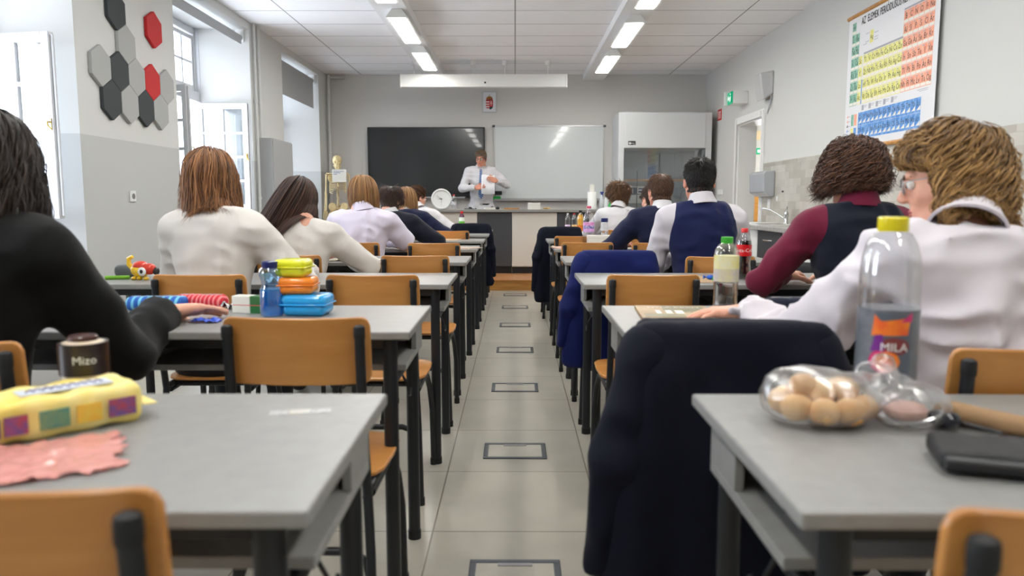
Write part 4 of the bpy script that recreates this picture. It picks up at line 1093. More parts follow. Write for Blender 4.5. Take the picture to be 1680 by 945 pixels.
def make_person(label, x, y, rz=0, head_top=1.345, lean=.10, side_lean=0.0, head=(0, 0, 0), head_off=(0, 0, 0), wr=None, wl=None, pole_r=(1, -.3, -.6), pole_l=(-1, -.3, -.6),
                skin=None, hair=None, hairm=None, top=None, topm=None, over=None, overm=None, legm=None, sleeve='long', curl_r=.5, curl_l=.5,
                hand_up_r=(0, 0, 1), hand_up_l=(0, 0, 1), stand=False, base_z=0.0, h=.013, glasses=None, collar=True, slim=1.0, fold=1.0, brow=None,
                up_l=.29, lo_l=.255, shoes=None, neckw=.050, hdir_r=None, hdir_l=None, group=None, drop=0.0, belly=.0, arm=1.0):
    root = thing('person', label, 'person', (x, y, base_z), rz, group)
    skin = skin or SKIN
    ht = head_top-base_z
    pel = np.array((0, 0, .56 if not stand else ht*.515))
    nb = np.array((side_lean, lean, ht-.262-drop)); cz = pel[2]+(nb[2]-pel[2])*.62
    def along(t): return pel*(1-t)+nb*t
    che = along(.70); wai = along(.32)
    sx = .172*slim
    S = {1: np.array((nb[0]+sx, nb[1]-.005, nb[2]-.066)), -1: np.array((nb[0]-sx, nb[1]-.005, nb[2]-.066))}
    Rh = np.array((Euler((R_(-head[0]), 0, 0)).to_matrix()))
    Rh = np.array(Euler((0, R_(head[2]), R_(head[1]))).to_matrix())@Rh
    hc = np.array((nb[0], nb[1]+.052, ht-.128))+np.array(head_off)
    W = {1: np.array(wr if wr is not None else (.15, .40, .845)), -1: np.array(wl if wl is not None else (-.15, .40, .845))}
    E = {}
    for s, pole in ((1, pole_r), (-1, pole_l)): E[s], W[s] = ik(S[s], W[s], up_l, lo_l, pole)
    if stand:
        hip = {s: np.array((s*.09, 0, pel[2]-.03)) for s in (1, -1)}; kne = {s: np.array((s*.10, .02, .50)) for s in (1, -1)}; ank = {s: np.array((s*.105, -.01, .09)) for s in (1, -1)}
    else:
        hip = {s: np.array((s*.085, .02, .555)) for s in (1, -1)}; kne = {s: np.array((s*.12, .44, .545)) for s in (1, -1)}; ank = {s: np.array((s*.12, .46, .10)) for s in (1, -1)}
    def torso(o, arms=True, legs=False, wide=0, narrow_sh=0, neck=True):
        P = [('ell', (tuple(pel), (.165*slim+o+wide, .115*slim+o, .12+o)), .05),
             ('ell', (tuple(wai), (.130*slim+o+wide+belly, .098*slim+o+belly, .15+o)), .06),
             ('ell', (tuple(che), (.150*slim+o+wide, .108*slim+o, .17+o)), .06)]
        P.append(('cap', (tuple(nb+np.array((-.09*slim, -.01, -.07))), tuple(nb+np.array((.09*slim, -.01, -.07))), .07+o, .07+o), .05))
        for s in (-1, 1):
            sj = S[s]-np.array((s*narrow_sh, 0, 0))
            P.append(('cap', (tuple(nb+np.array((0, -.012, -.018))), tuple(sj+np.array((0, -.005, .006))), .038+o, .038+o), .04))
            if arms:
                P.append(('cap', (tuple(sj), tuple(E[s]), .054*slim*arm+o, .040*slim*arm+o), .035))
                P.append(('cap', (tuple(E[s]), tuple(W[s]), .040*slim*arm+o, .029+o*.9), .02))
            if legs:
                P.append(('cap', (tuple(hip[s]), tuple(kne[s]), .082*slim+o, .058*slim+o), .04)); P.append(('cap', (tuple(kne[s]), tuple(ank[s]), .056*slim+o, .038+o), .03))
                P.append(('cap', (tuple(ank[s]), tuple(ank[s]+np.array((s*.01, .13, -.05))), .036+o, .03+o), .02))
        if neck: P.append(('cap', (tuple(nb+np.array((0, -.01, -.05))), tuple(hc+Rh@np.array((0, -.035, -.07))), neckw+.006+o, neckw+o), .03))
        return P
    V, Q = surface(torso(-.006, legs=True), h)
    parts = [(smooth_vf(V, Q, 2), Q, 0)]
    if 'h' not in _head:
        v, q = surface(head_prims(), .0042, pad=.02); _head['h'] = (smooth_vf(v, q, 1), q)
    v, q = _head['h']; parts.append((v@Rh.T+hc, q, 0))
    for s in (1, -1):
        hd = hdir_r if s > 0 else hdir_l
        f = hd if hd is not None else W[s]-E[s]+np.array((0, 0, .0))
        if hd is None: f = np.array((f[0], f[1], f[2]*.35))
        o_, B = basis(W[s], f, hand_up_r if s > 0 else hand_up_l)
        v, q = hand_vf(-s, curl_r if s > 0 else curl_l, h=.0034 if h < .0125 else .0045)
        parts.append((v@B.T+o_+B[:, 1]*.012, q, 0))
    body = vf_obj('body', parts, skin, root, it=0)
    # eyes, lips, brows
    eb = MB(); ib = MB()
    for s in (-1, 1): eb.ball((s*.031, .079, .003), (.0135, .0125, .0115), 12); ib.ball((s*.031, .0885, .002), (.0058, .004, .0058), 10)
    def xf(mb): mb.v = [q_@Rh.T+hc for q_ in mb.v]; return mb
    e = obj('eye', xf(eb), EYEW, root); obj('iris', xf(ib), EYEI, e)
    lb = MB().tube([(-.021, .0855, -.0600), (-.010, .0925, -.0575), (0, .0935, -.0590), (.010, .0925, -.0575), (.021, .0855, -.0600)], [.001, .004, .0035, .004, .001], 8).tube([(-.018, .0855, -.0635), (0, .0925, -.0670), (.018, .0855, -.0635)], [.001, .0048, .001], 8)
    obj('lips', xf(lb), LIP, root)
    bm_ = brow or hairm
    if bm_:
        bb = MB()
        for s in (-1, 1): bb.tube([(s*.014, .0925, .022), (s*.030, .0915, .0275), (s*.048, .077, .022)], [.0035, .0032, .001], 6)
        obj('eyebrows', xf(bb), bm_, root)
    # garments
    def folds(G, amt):
        q_ = vnoise(G, (5, 5, 3))
        r1 = 1-2*np.abs(vnoise(G+q_[..., None]*.06, (11, 11, 7)))
        r2 = 1-2*np.abs(vnoise(G+np.float32(3.3)+q_[..., None]*.04, (8, 8, 17)))
        return amt*(.010*r1+.008*r2+.007*q_)
    seatz = pel[2]-.07
    if top:
        o = .010; hem = (pel[2]-.06)
        slv = sleeve
        belly_ = belly; Pm = torso(o, neck=False, wide=.008)
        def post(G, F):
            F = F-folds(G, 1.0*fold)
            F = smax(F, hem-G[..., 2], .01)
            for s in (1, -1):       # sleeve end
                if slv == 'long': c = W[s]+(E[s]-W[s])*.02; ax = unit(W[s]-E[s]); rr_ = .12; dd = (G-c)@ax.astype(np.float32)
                else: c = S[s]+(E[s]-S[s])*.80; ax = unit(E[s]-S[s]); dd = (G-c)@ax.astype(np.float32)
                if slv == 'long': near = np.linalg.norm(G-W[s].astype(np.float32), axis=-1) < .12
                else:
                    m_ = E[s]*.5+W[s]*.5; near = (sd_cap(G, E[s], W[s], .0, .0) < .095) | (sd_cap(G, S[s]*.3+E[s]*.7, E[s], 0, 0) < .08)
                    near &= (sd_ell(G, che, (.16, .13, .2)) > .0)
                F = np.where(near & (dd > 0), np.maximum(F, dd), F)
            # open neck
            d = np.linalg.norm((G-(nb+np.array((0, .014, .078))).astype(np.float32))/np.array((.062, .068, .06), np.float32), axis=-1)-1
            return smax(F, -d*.06, .006)
        V, Q = surface(Pm, h, post=post)
        shirt = vf_obj(top, [(V, Q, 0)], topm, root, it=2)
        if collar:
            cm = MB(); ax = unit(hc+Rh@np.array((0, -.035, -.07))-nb); B0, Bm = nb+np.array((0, -.012, .030)), None
            x_ = unit(np.cross(ax, (0, -1, 0))) if abs(ax[1]) < .99 else np.array((1., 0, 0)); y_ = np.cross(ax, x_)
            n_ = 28; V_ = []
            for (r_, z_) in ((.070, -.016), (.062, .030), (.058, .042), (.060, .043), (.070, .012), (.080, -.008), (.088, -.022), (.078, -.022)):
                for j in range(n_):
                    t_ = 2*math.pi*j/n_; c_, s_ = math.cos(t_), math.sin(t_)
                    back = (1-(c_*0+s_*np.sign(y_[1] or 1)))/2      # 1 at the back
                    z2 = z_+.006*back-(0 if z_ > .02 else .0)
                    V_.append(B0+x_*c_*r_*1.0+y_*s_*r_*1.0+ax*z2)
            k_ = 8
            F_ = [(i_*n_+j, i_*n_+(j+1) % n_, (i_+1)*n_+(j+1) % n_, (i_+1)*n_+j) for i_ in range(k_-1) for j in range(n_)]
            cm.add(V_, F_); obj('collar', cm, topm, shirt, subd=1)
        if slv == 'long' and not over:
            for s in (1, -1):
                ax = unit(W[s]-E[s]); c0 = W[s]-ax*.055; cm = MB()
                cm.tube([c0, c0+ax*.004, c0+ax*.05, c0+ax*.058, c0+ax*.056], [.036, .0415, .040, .037, .030], 20, caps=False)
                obj('cuff', cm, topm, shirt)
    if over:
        kind = over
        if kind == 'vest':
            Pm = torso(.019, arms=False, neck=False, narrow_sh=.045, wide=.010)
            def post(G, F):
                F = F-folds(G, .9*fold); F = smax(F, pel[2]-.04-G[..., 2], .008)
                for s in (1, -1):
                    F = smax(F, -sd_cap(G, S[s]+np.array((s*.035, 0, .05)), E[s]*.35+S[s]*.65+np.array((s*.035, 0, 0)), .062, .05), .01)
                d = np.linalg.norm((G-(nb+np.array((0, .05, .04))).astype(np.float32))/np.array((.072, .11, .075), np.float32), axis=-1)-1
                return smax(F, -d*.07, .006)
        else:
            Pm = torso(.023, neck=False, wide=.014)
            def post(G, F):
                F = F-folds(G, .85*fold); F = smax(F, pel[2]-.13-G[..., 2], .01)
                for s in (1, -1):
                    c = W[s]+(E[s]-W[s])*.10; ax = unit(W[s]-E[s]).astype(np.float32); dd = (G-c)@ax
                    F = np.where((np.linalg.norm(G-W[s].astype(np.float32), axis=-1) < .12) & (dd > 0), np.maximum(F, dd), F)
                d = np.linalg.norm((G-(nb+np.array((0, .04, .042))).astype(np.float32))/np.array((.072, .10, .062), np.float32), axis=-1)-1
                return smax(F, -d*.06, .006)
        V, Q = surface(Pm, h, post=post)
        ov = vf_obj({'vest': 'waistcoat', 'jacket': 'jacket'}[kind], [(V, Q, 0)], overm, root, it=2)
    legm = legm or M['darktrousers']
    tm = torso(.012, arms=False, legs=True, neck=False)
    keep = [tm[0]]+[p_ for p_ in tm[4:] if p_[0] == 'cap' and (p_[1][0][2] < pel[2]+.01)]
    def postl(G, F):
        F = F-folds(G, .7)*.8
        F = smax(F, G[..., 2]-(pel[2]+(.12 if not stand else .05)), .01)
        return smax(F, .075-G[..., 2], .006)
    V, Q = surface(keep, .016, post=postl)
    vf_obj('trousers', [(V, Q, 0)], legm, root, it=2)
    for s in (-1, 1):
        sb = []
        a = ank[s]
        v, q = surface([('cap', (tuple(a+np.array((0, -.02, -.045))), tuple(a+np.array((s*.012, .13, -.055))), .045, .042, ((0, 0, 1), .8)), .02), ('cap', (tuple(a+np.array((0, 0, -.04))), tuple(a+np.array((0, 0, .01))), .046, .045), .03)], .009,
                       post=lambda G, F: smax(F, .012-G[..., 2], .004))
        vf_obj('shoe', [(v, q, 0)], shoes or M['shoe'], root, it=2)
    if glasses:
        g_ = MB()
        for s in (-1, 1):
            g_.tube([(s*.032+.024*math.cos(t_), .102-abs(s*.032+.024*math.cos(t_))*.12, .003+.019*math.sin(t_)) for t_ in np.linspace(0, 2*math.pi, 21)], .0017, 6, caps=False)
            g_.tube([(s*.056, .096, .008), (s*.078, .080, .010), (s*.083, .02, .008), (s*.084, -.012, .0)], .0016, 6)
        g_.tube([(-.009, .104, .007), (0, .106, .010), (.009, .104, .007)], .0016, 6)
        go = obj('glasses', xf(g_), glasses, root)
        l_ = MB()
        for s in (-1, 1): l_.prism([(s*.032+.023*math.cos(t_), .003+.018*math.sin(t_)) for t_ in np.linspace(0, 2*math.pi, 17)[:-1]], .0012, frame((0, .1005, 0), (1, 0, 0), (0, 0, 1)))
        obj('lenses', xf(l_), M['thinglass'], go, smooth=False)
    if hair:
        st = dict(hair)
        st['shoulder'] = [(nb+np.array((0, -.012, -.10)), (.175*slim+.03, .095, .105)), (che, (.16*slim, .125, .19)), (nb+np.array((0, -.01, .0)), (.06, .062, .07)),
                          (S[1], (.075, .075, .075)), (S[-1], (.075, .075, .075))]
        make_hair(root, hc, Rh, st, hairm)
    root['_nb'] = 0; del root['_nb']
    return root, dict(hc=hc, R=Rh, nb=nb, S=S, E=E, W=W, che=che, pel=pel)

M['darktrousers'] = cloth_mat('dark_trousers', rgb(28, 29, 34))
M['shoe'] = mat('dark_leather', rgb(30, 26, 24), .4)
M['thinglass'] = thin_glass('thin_glass')
white = cloth_mat('white_shirt_cotton', rgb(208, 206, 209)); lilac = cloth_mat('pale_lilac_shirt', rgb(204, 198, 214)); cream = cloth_mat('cream_blouse', rgb(206, 202, 197)); greyw = cloth_mat('pale_grey_shirt', rgb(198, 194, 200))
navy = cloth_mat('navy_suit', rgb(20, 25, 54), bump=.15); navyd = cloth_mat('dark_navy_suit', rgb(16, 19, 32), bump=.15); blackc = cloth_mat('black_jacket', rgb(7, 7, 8), bump=.15, sheen=.05)
maroon = cloth_mat('maroon_shirt', rgb(104, 24, 52)); navyv = cloth_mat('navy_waistcoat', rgb(17, 25, 66), bump=.15); navyv2 = cloth_mat('dark_navy_waistcoat', rgb(16, 20, 36), bump=.15)
H = dict(dark=hair_mat('dark_hair', rgb(22, 16, 14), rgb(52, 38, 32)), brown=hair_mat('brown_hair', rgb(70, 42, 24), rgb(176, 122, 78)), dbrown=hair_mat('dark_brown_hair', rgb(30, 18, 14), rgb(84, 54, 40)),
         blond=hair_mat('dark_blond_hair', rgb(96, 64, 36), rgb(186, 140, 92)), tousled=hair_mat('tousled_brown_hair', rgb(50, 31, 20), rgb(132, 94, 62)), curly=hair_mat('light_brown_curly_hair', rgb(74, 48, 22), rgb(196, 152, 92)), curlyd=hair_mat('dark_curly_hair', rgb(34, 20, 14), rgb(104, 66, 42)),
         black=hair_mat('black_hair', rgb(12, 10, 10), rgb(34, 28, 28)), mid=hair_mat('mid_brown_hair', rgb(48, 30, 20), rgb(112, 76, 50)), grey=hair_mat('greying_brown_hair', rgb(74, 54, 42), rgb(150, 128, 108)))
G_ = 'pupils seated at the desks'
short = dict(n=3000, k=6, len=.022, len_top=.05, r=.0018, grav=.08, lift=.25, thick=.004, off=.003, jit=.5, ear=.02)
P = {}
# left side of the aisle, nearest first
P[1] = make_person('person in black jacket with dark wavy hair reaching across a desk, cut by left edge', -1.29, 1.64, 0, 1.365, .10, .02, head=(8, 32, -3), head_off=(.03, .02, 0), wr=(.27, .54, .838), wl=(-.12, .50, .845),
                   pole_r=(.36, -.1, -.85), arm=.92, over='jacket', overm=blackc, hairm=H['dark'], hair=dict(n=6500, k=20, len=.27, level=.17, var=.3, r=.0017, grav=.6, lift=0, curl=.009, curlf=2.4, thick=.018, off=.002, jit=.25, crown=(0, .1, 1)),
                   top='shirt', topm=white, curl_r=.25, h=.011, glasses=M['black'], up_l=.33, lo_l=.29, hdir_r=(.8, .6, .0), hand_up_r=(-.5, 0, .85), legm=M['darktrousers'])
P[2] = make_person('person in white blouse with straight shoulder length brown hair, seen from behind', -1.21, 3.0, 0, 1.37, .10, -.01, head=(10, -8, 2), head_off=(-.03, 0, 0), slim=.88, wr=(.28, .40, .845), wl=(-.14, .42, .845), pole_r=(.8, -.5, -.9), pole_l=(-.4, -.3, -1),
                   top='blouse', topm=cream, collar=False, hairm=H['brown'], hair=dict(n=6500, k=18, len=.225, level=.105, r=.0017, grav=.75, lift=0, thick=.016, off=.002, jit=.32, curl=.004, curlf=1.6, var=.30, crown=(.0, .15, 1), tb=1.0), h=.011, up_l=.31, lo_l=.27)
P[3] = make_person('girl in white blouse with long straight dark hair swept to the left', -1.20, 4.10, 0, 1.29, .12, .0, head=(22, 10, -12), top='blouse', topm=cream, collar=False, hairm=H['dbrown'],
                   hair=dict(n=5000, k=22, len=.42, level=.33, r=.0018, grav=.6, lift=0, thick=.016, off=.003, crown=(0, .1, 1), jit=.06, sway=(-.55, -.25, 0), var=.12), wr=(.20, .40, .845), h=.012)
P[4] = make_person('blond boy in pale short sleeved shirt seen from behind', -1.08, 5.31, 0, 1.345, .10, .0, head=(16, -16, 0), top='shirt', topm=lilac, sleeve='short', hairm=H['blond'],
                   hair=dict(n=4500, k=12, len=.085, level=.035, r=.0016, grav=.6, lift=.02, thick=.008, off=.004, jit=.1, crown=(0, -.15, 1), ear=.0), glasses=M['metal'], h=.012, wr=(.16, .38, .845), fold=1.1)
P[5] = make_person('dark short haired person in black jacket behind the blond boy', -1.10, 6.50, 0, 1.29, .12, .02, head=(20, -20, 0), top='shirt', topm=white, over='jacket', overm=navyd, hairm=H['dbrown'], hair=dict(short, len=.05, len_top=.09, ear=-.9), h=.014, wr=(.30, .36, .845))
P[6] = make_person('person in navy jacket with brown shoulder length hair near the front', -1.15, 7.70, 0, 1.30, .14, .03, head=(22, -12, 0), top='shirt', topm=white, over='jacket', overm=navy, hairm=H['blond'],
                   hair=dict(n=3000, k=14, len=.20, level=.09, r=.0022, grav=.6, thick=.016, off=.005, crown=(0, .1, 1), jit=.12), h=.014, wr=(.34, .36, .845))
P[7] = make_person('pupil in white shirt with brown hair in a bun and glasses at the front desk', -1.15, 8.88, 0, 1.325, .14, .0, head=(12, -48, 0), top='shirt', topm=white, hairm=H['mid'],
                   hair=dict(n=900, k=8, len=.09, r=.004, grav=.0, comb=(0, -1, .35), thick=.004, off=.003, jit=.05, lift=.0, ear=.02), h=.014, glasses=M['black'], wr=(.32, .34, .845))
# right side
P[8] = make_person('person in white shirt with light brown curls and glasses, hand resting on the desk', 1.06, 1.66, R_(4), 1.335, .10, -.02, head=(12, 58, 3), head_off=(.01, .03, 0), top='shirt', topm=cloth_mat('creased_white_shirt', rgb(206, 200, 206), crease=1.0), hairm=H['curly'], 
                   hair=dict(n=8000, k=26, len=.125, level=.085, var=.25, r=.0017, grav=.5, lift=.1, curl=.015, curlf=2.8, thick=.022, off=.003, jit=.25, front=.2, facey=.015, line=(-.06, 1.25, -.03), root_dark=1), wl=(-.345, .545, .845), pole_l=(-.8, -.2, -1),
                   curl_l=.35, h=.010, glasses=M['metal'], up_l=.31, lo_l=.33, hdir_l=(-.95, .12, -.05), fold=2.3)
P[9] = make_person('pupil with dark curly hair, maroon sleeves and dark waistcoat seen from behind', 1.33, 2.86, R_(4), 1.385, .10, -.0, head=(12, 6, 0), top='shirt', topm=maroon, over='vest', overm=navyv2, hairm=H['curlyd'],
                   hair=dict(n=6500, k=20, len=.085, level=-.01, var=.35, r=.0017, grav=.35, lift=.2, curl=.013, curlf=2.6, thick=.030, pf=24, off=.008, jit=.5, line=(-.045, .95, -.03)), h=.011)
P[10] = make_person('boy with short black hair in navy waistcoat and pale grey sleeves', 1.01, 4.07, 0, 1.39, .09, .0, head=(6, -6, 0), top='shirt', topm=greyw, over='vest', overm=navyv, hairm=H['black'], skin=SKIN2,
                    hair=dict(short, n=4000, len=.010, len_top=.04, lift=.6, r=.0014), h=.012, wl=(-.12, .34, .845), pole_l=(-.5, -.3, -.9), pole_r=(.5, -.3, -.9), slim=1.0)
P[11] = make_person('boy with short brown hair in navy suit jacket on the right side', 1.08, 5.28, R_(6), 1.35, .10, -.04, head=(8, 4, 0), top='shirt', topm=white, over='jacket', overm=navy, hairm=H['mid'], skin=SKIN2,
                    hair=dict(short, len=.02, len_top=.05), h=.013, wl=(-.26, .34, .845), pole_l=(-1, -.3, -.7))
P[12] = make_person('pupil in white shirt mostly hidden behind the boy in the navy suit', 1.21, 6.47, 0, 1.30, .10, -.03, head=(8, 20, 0), top='shirt', topm=white, hairm=H['dbrown'], hair=dict(short, len=.02, len_top=.05), h=.014)
P[13] = make_person('boy in white shirt with tousled brown hair and glasses near the front right', 1.07, 7.66, 0, 1.345, .10, -.02, head=(6, 30, 0), top='shirt', topm=white, hairm=H['tousled'],
                    hair=dict(n=3000, k=8, len=.05, len_top=.09, r=.0024, grav=.1, lift=.45, curl=.006, curlf=1.4, thick=.02, off=.005, jit=.6, ear=-.02), h=.014, glasses=M['black'], slim=.95)
# the bun
hd = P[7][1]
o = MB().ball(hd['hc']+hd['R']@np.array((0, -.098, .085)), (.032, .030, .026), 14)
obj('hair_bun', o, mat('bun_hair', rgb(88, 60, 40), .5, bump=.6, bscale=60, stretch=(1, 1, 6)), P[7][0])
o = MB().ball(hd['hc']+hd['R']@np.array((-.03, .088, -.055)), (.04, .02, .035), 14)

# the teacher
T_, td = make_person('teacher in white shirt and striped blue tie reading a sheet of paper, standing', -.52, 11.83, math.pi, 1.945, .03, .0, head=(14, -14, 0), head_off=(0, .01, 0), stand=True, base_z=.137, top='shirt', topm=white, hairm=H['grey'],
                     hair=dict(short, len=.02, len_top=.035, line=(-.05, 1.05, -.03)), wr=(.08, .27, 1.235), wl=(-.25, .28, 1.335), pole_r=(1, -.2, -.8), pole_l=(-1, -.2, -.8), curl_r=1.0, curl_l=1.0, glasses=M['black'], h=.011, slim=1.06, belly=.018, arm=.92,
                     legm=cloth_mat('charcoal_trousers', rgb(48, 40, 42)), skin=SKIN2, hdir_r=(-.8, .5, .1), hdir_l=(.8, .5, .25), hand_up_r=(.3, .9, .3), hand_up_l=(-.3, .9, .3))
nb, che, pel = td['nb'], td['che'], td['pel']
stripe = bpy.data.materials.new('striped_tie'); stripe.use_nodes = True
nt = stripe.node_tree; b_ = nt.nodes['Principled BSDF']; b_.inputs['Roughness'].default_value = .5
tc = nt.nodes.new('ShaderNodeTexCoord'); mp = nt.nodes.new('ShaderNodeMapping'); mp.inputs['Rotation'].default_value = (0, R_(35), 0); wv = nt.nodes.new('ShaderNodeTexWave'); wv.bands_direction = 'Z'; wv.inputs['Scale'].default_value = 13
rp = nt.nodes.new('ShaderNodeValToRGB'); rp.color_ramp.interpolation = 'CONSTANT'; rp.color_ramp.elements[0].color = rgb(34, 54, 112); rp.color_ramp.elements[1].color = rgb(130, 160, 205); rp.color_ramp.elements[1].position = .62
nt.links.new(tc.outputs['Object'], mp.inputs[0]); nt.links.new(mp.outputs[0], wv.inputs[0]); nt.links.new(wv.outputs['Fac'], rp.inputs[0]); nt.links.new(rp.outputs[0], b_.inputs['Base Color'])
sv = np.array([tuple(v.co) for v in next(o_ for o_ in T_.children if o_.name.startswith('shirt')).data.vertices])
def fy(z):
    q_ = sv[(np.abs(sv[:, 0]) < .035) & (np.abs(sv[:, 2]-z) < .03)]
    return (q_[:, 1].max() if len(q_) else .12)+.007
V_ = []; zs = np.linspace(nb[2]-.03, pel[2]+.13, 14); ws = np.interp(np.linspace(0, 1, 14), [0, .06, .1, .85, 1], [.016, .022, .016, .042, .004])
mb = MB()
for z_, w_ in zip(zs, ws): V_ += [(-w_, fy(z_), z_), (0, fy(z_)+.006, z_), (w_, fy(z_), z_), (0, fy(z_)-.004, z_)]
mb.add(V_, [(i*4+j, i*4+(j+1) % 4, (i+1)*4+(j+1) % 4, (i+1)*4+j) for i in range(13) for j in range(4)])
obj('necktie', mb, stripe, T_)
mb = MB(); mb.lathe([(.172, -.02), (.176, -.018), (.176, .018), (.172, .02)], 32, (0, 0, pel[2]+.045), sy=.72); bo = obj('belt', mb, M['shoe'], T_)
mb = MB().b2((-.022, .122, pel[2]+.027), (.022, .130, pel[2]+.063)); obj('buckle', mb, M['metal'], bo, bevel=.003, smooth=False)
mb = MB(); V_ = []; F_ = []
for i in range(9):
    for j in range(2):
        u = i/8; V_.append((-.02+.20*u-.10, .03*math.sin(u*3.1), -.145+.29*j+.01*math.sin(u*6)*j))
for i in range(8): F_.append((i*2, i*2+2, i*2+3, i*2+1))
mb.add(V_, F_)
o = obj('paper_sheet', mb, mat('white_paper', rgb(235, 235, 238), .6), rot=(R_(-12), 0, 0), loc=(-.385, 11.50, 1.42), smooth=True)
so = o.modifiers.new('thick', 'SOLIDIFY'); so.thickness = .0006
tag(o, 'white sheet of paper held by the teacher in both hands', 'paper')
# ---------------------------------------------------------------- jackets hung over chair backs
def draped_jacket(label, x, y, m, w=.44, zb=.36, top=.902, flare=.05, h=.012, rz=0, sleeve=1):
    t = thing('suit_jacket', label, 'jacket', (x, y, 0), rz)
    P_ = [('box', ((0, .0, top-.10), (w/2, .050, .10), .048), .02), ('box', ((0, -.030, (top+zb)/2), (w/2-.005, .022, (top-zb)/2), .02), .03),
          ('box', ((.0, .052, (top+zb)/2+.12), (w/2-.02, .016, (top-zb)/2-.12), .014), .03),
          ('cap', ((-w/2+.05, -.035, top-.10), (-w/2-flare*.4+.02, -.05, zb+.05), .05, .062, ((0, 1, 0), .8)), .04), ('cap', ((w/2-.05, -.035, top-.10), (w/2-.02, -.05, zb+.06), .05, .06, ((0, 1, 0), .8)), .04),
          ('cap', ((-.05, -.04, top-.2), (-.08, -.055, zb+.03), .03, .05, ((0, 1, 0), .7)), .05)]
    def post(G, F):
        q_ = vnoise(G, (4, 4, 2)); r1 = 1-2*np.abs(vnoise(G+q_[..., None]*.10, (13, 13, 2.2)))
        lowf = np.clip((top-G[..., 2])*5, 0.15, 1)
        F = F-(.018*r1+.008*q_)*lowf
        return smax(F, zb-G[..., 2], .008)
    V, Q = surface(P_, h, post=post); vf_obj('body', [(V, Q, 0)], m, t, it=2)
    for s in (-1, 1):
        if s > 0 and sleeve == 1: continue
        P2 = [('cap', ((s*(w/2-.03), -.02, top-.05), (s*(w/2+flare*.5), -.045, .62), .052, .050), .04), ('cap', ((s*(w/2+flare*.5), -.045, .62), (s*(w/2+flare), -.03, zb+.12), .050, .040), .03)]
        V, Q = surface(P2, h, post=lambda G, F: smax(F-.007*(1-2*np.abs(vnoise(G, (12, 12, 9)))), zb+.10-G[..., 2], .006)); vf_obj('sleeve', [(V, Q, 0)], m, t, it=2)
    return t
jn = cloth_mat('dark_navy_wool', rgb(9, 12, 27), bump=.2, sheen=.02); jb = cloth_mat('royal_blue_wool', rgb(15, 26, 82), bump=.2, sheen=.05); jd = cloth_mat('midnight_wool', rgb(11, 15, 30), bump=.2, sheen=.02)
draped_jacket('large dark navy suit jacket over the chair back right of the aisle, nearest the viewer', .455, 1.60, jn, .42, .26, .900, .06, .011, sleeve=2)
draped_jacket('royal blue suit jacket hanging over a chair back on the right side', .52, 3.90, jb, .40, .31, .905, .07, .012)
draped_jacket('very dark navy coat hanging over a chair at the far end of the right rows', .45, 7.52, jd, .40, .17, .91, .05, .014)
draped_jacket('dark navy jacket over a chair at the far end of the left rows', -.50, 8.72, jd, .42, .20, .91, .03, .014, rz=0, sleeve=2)

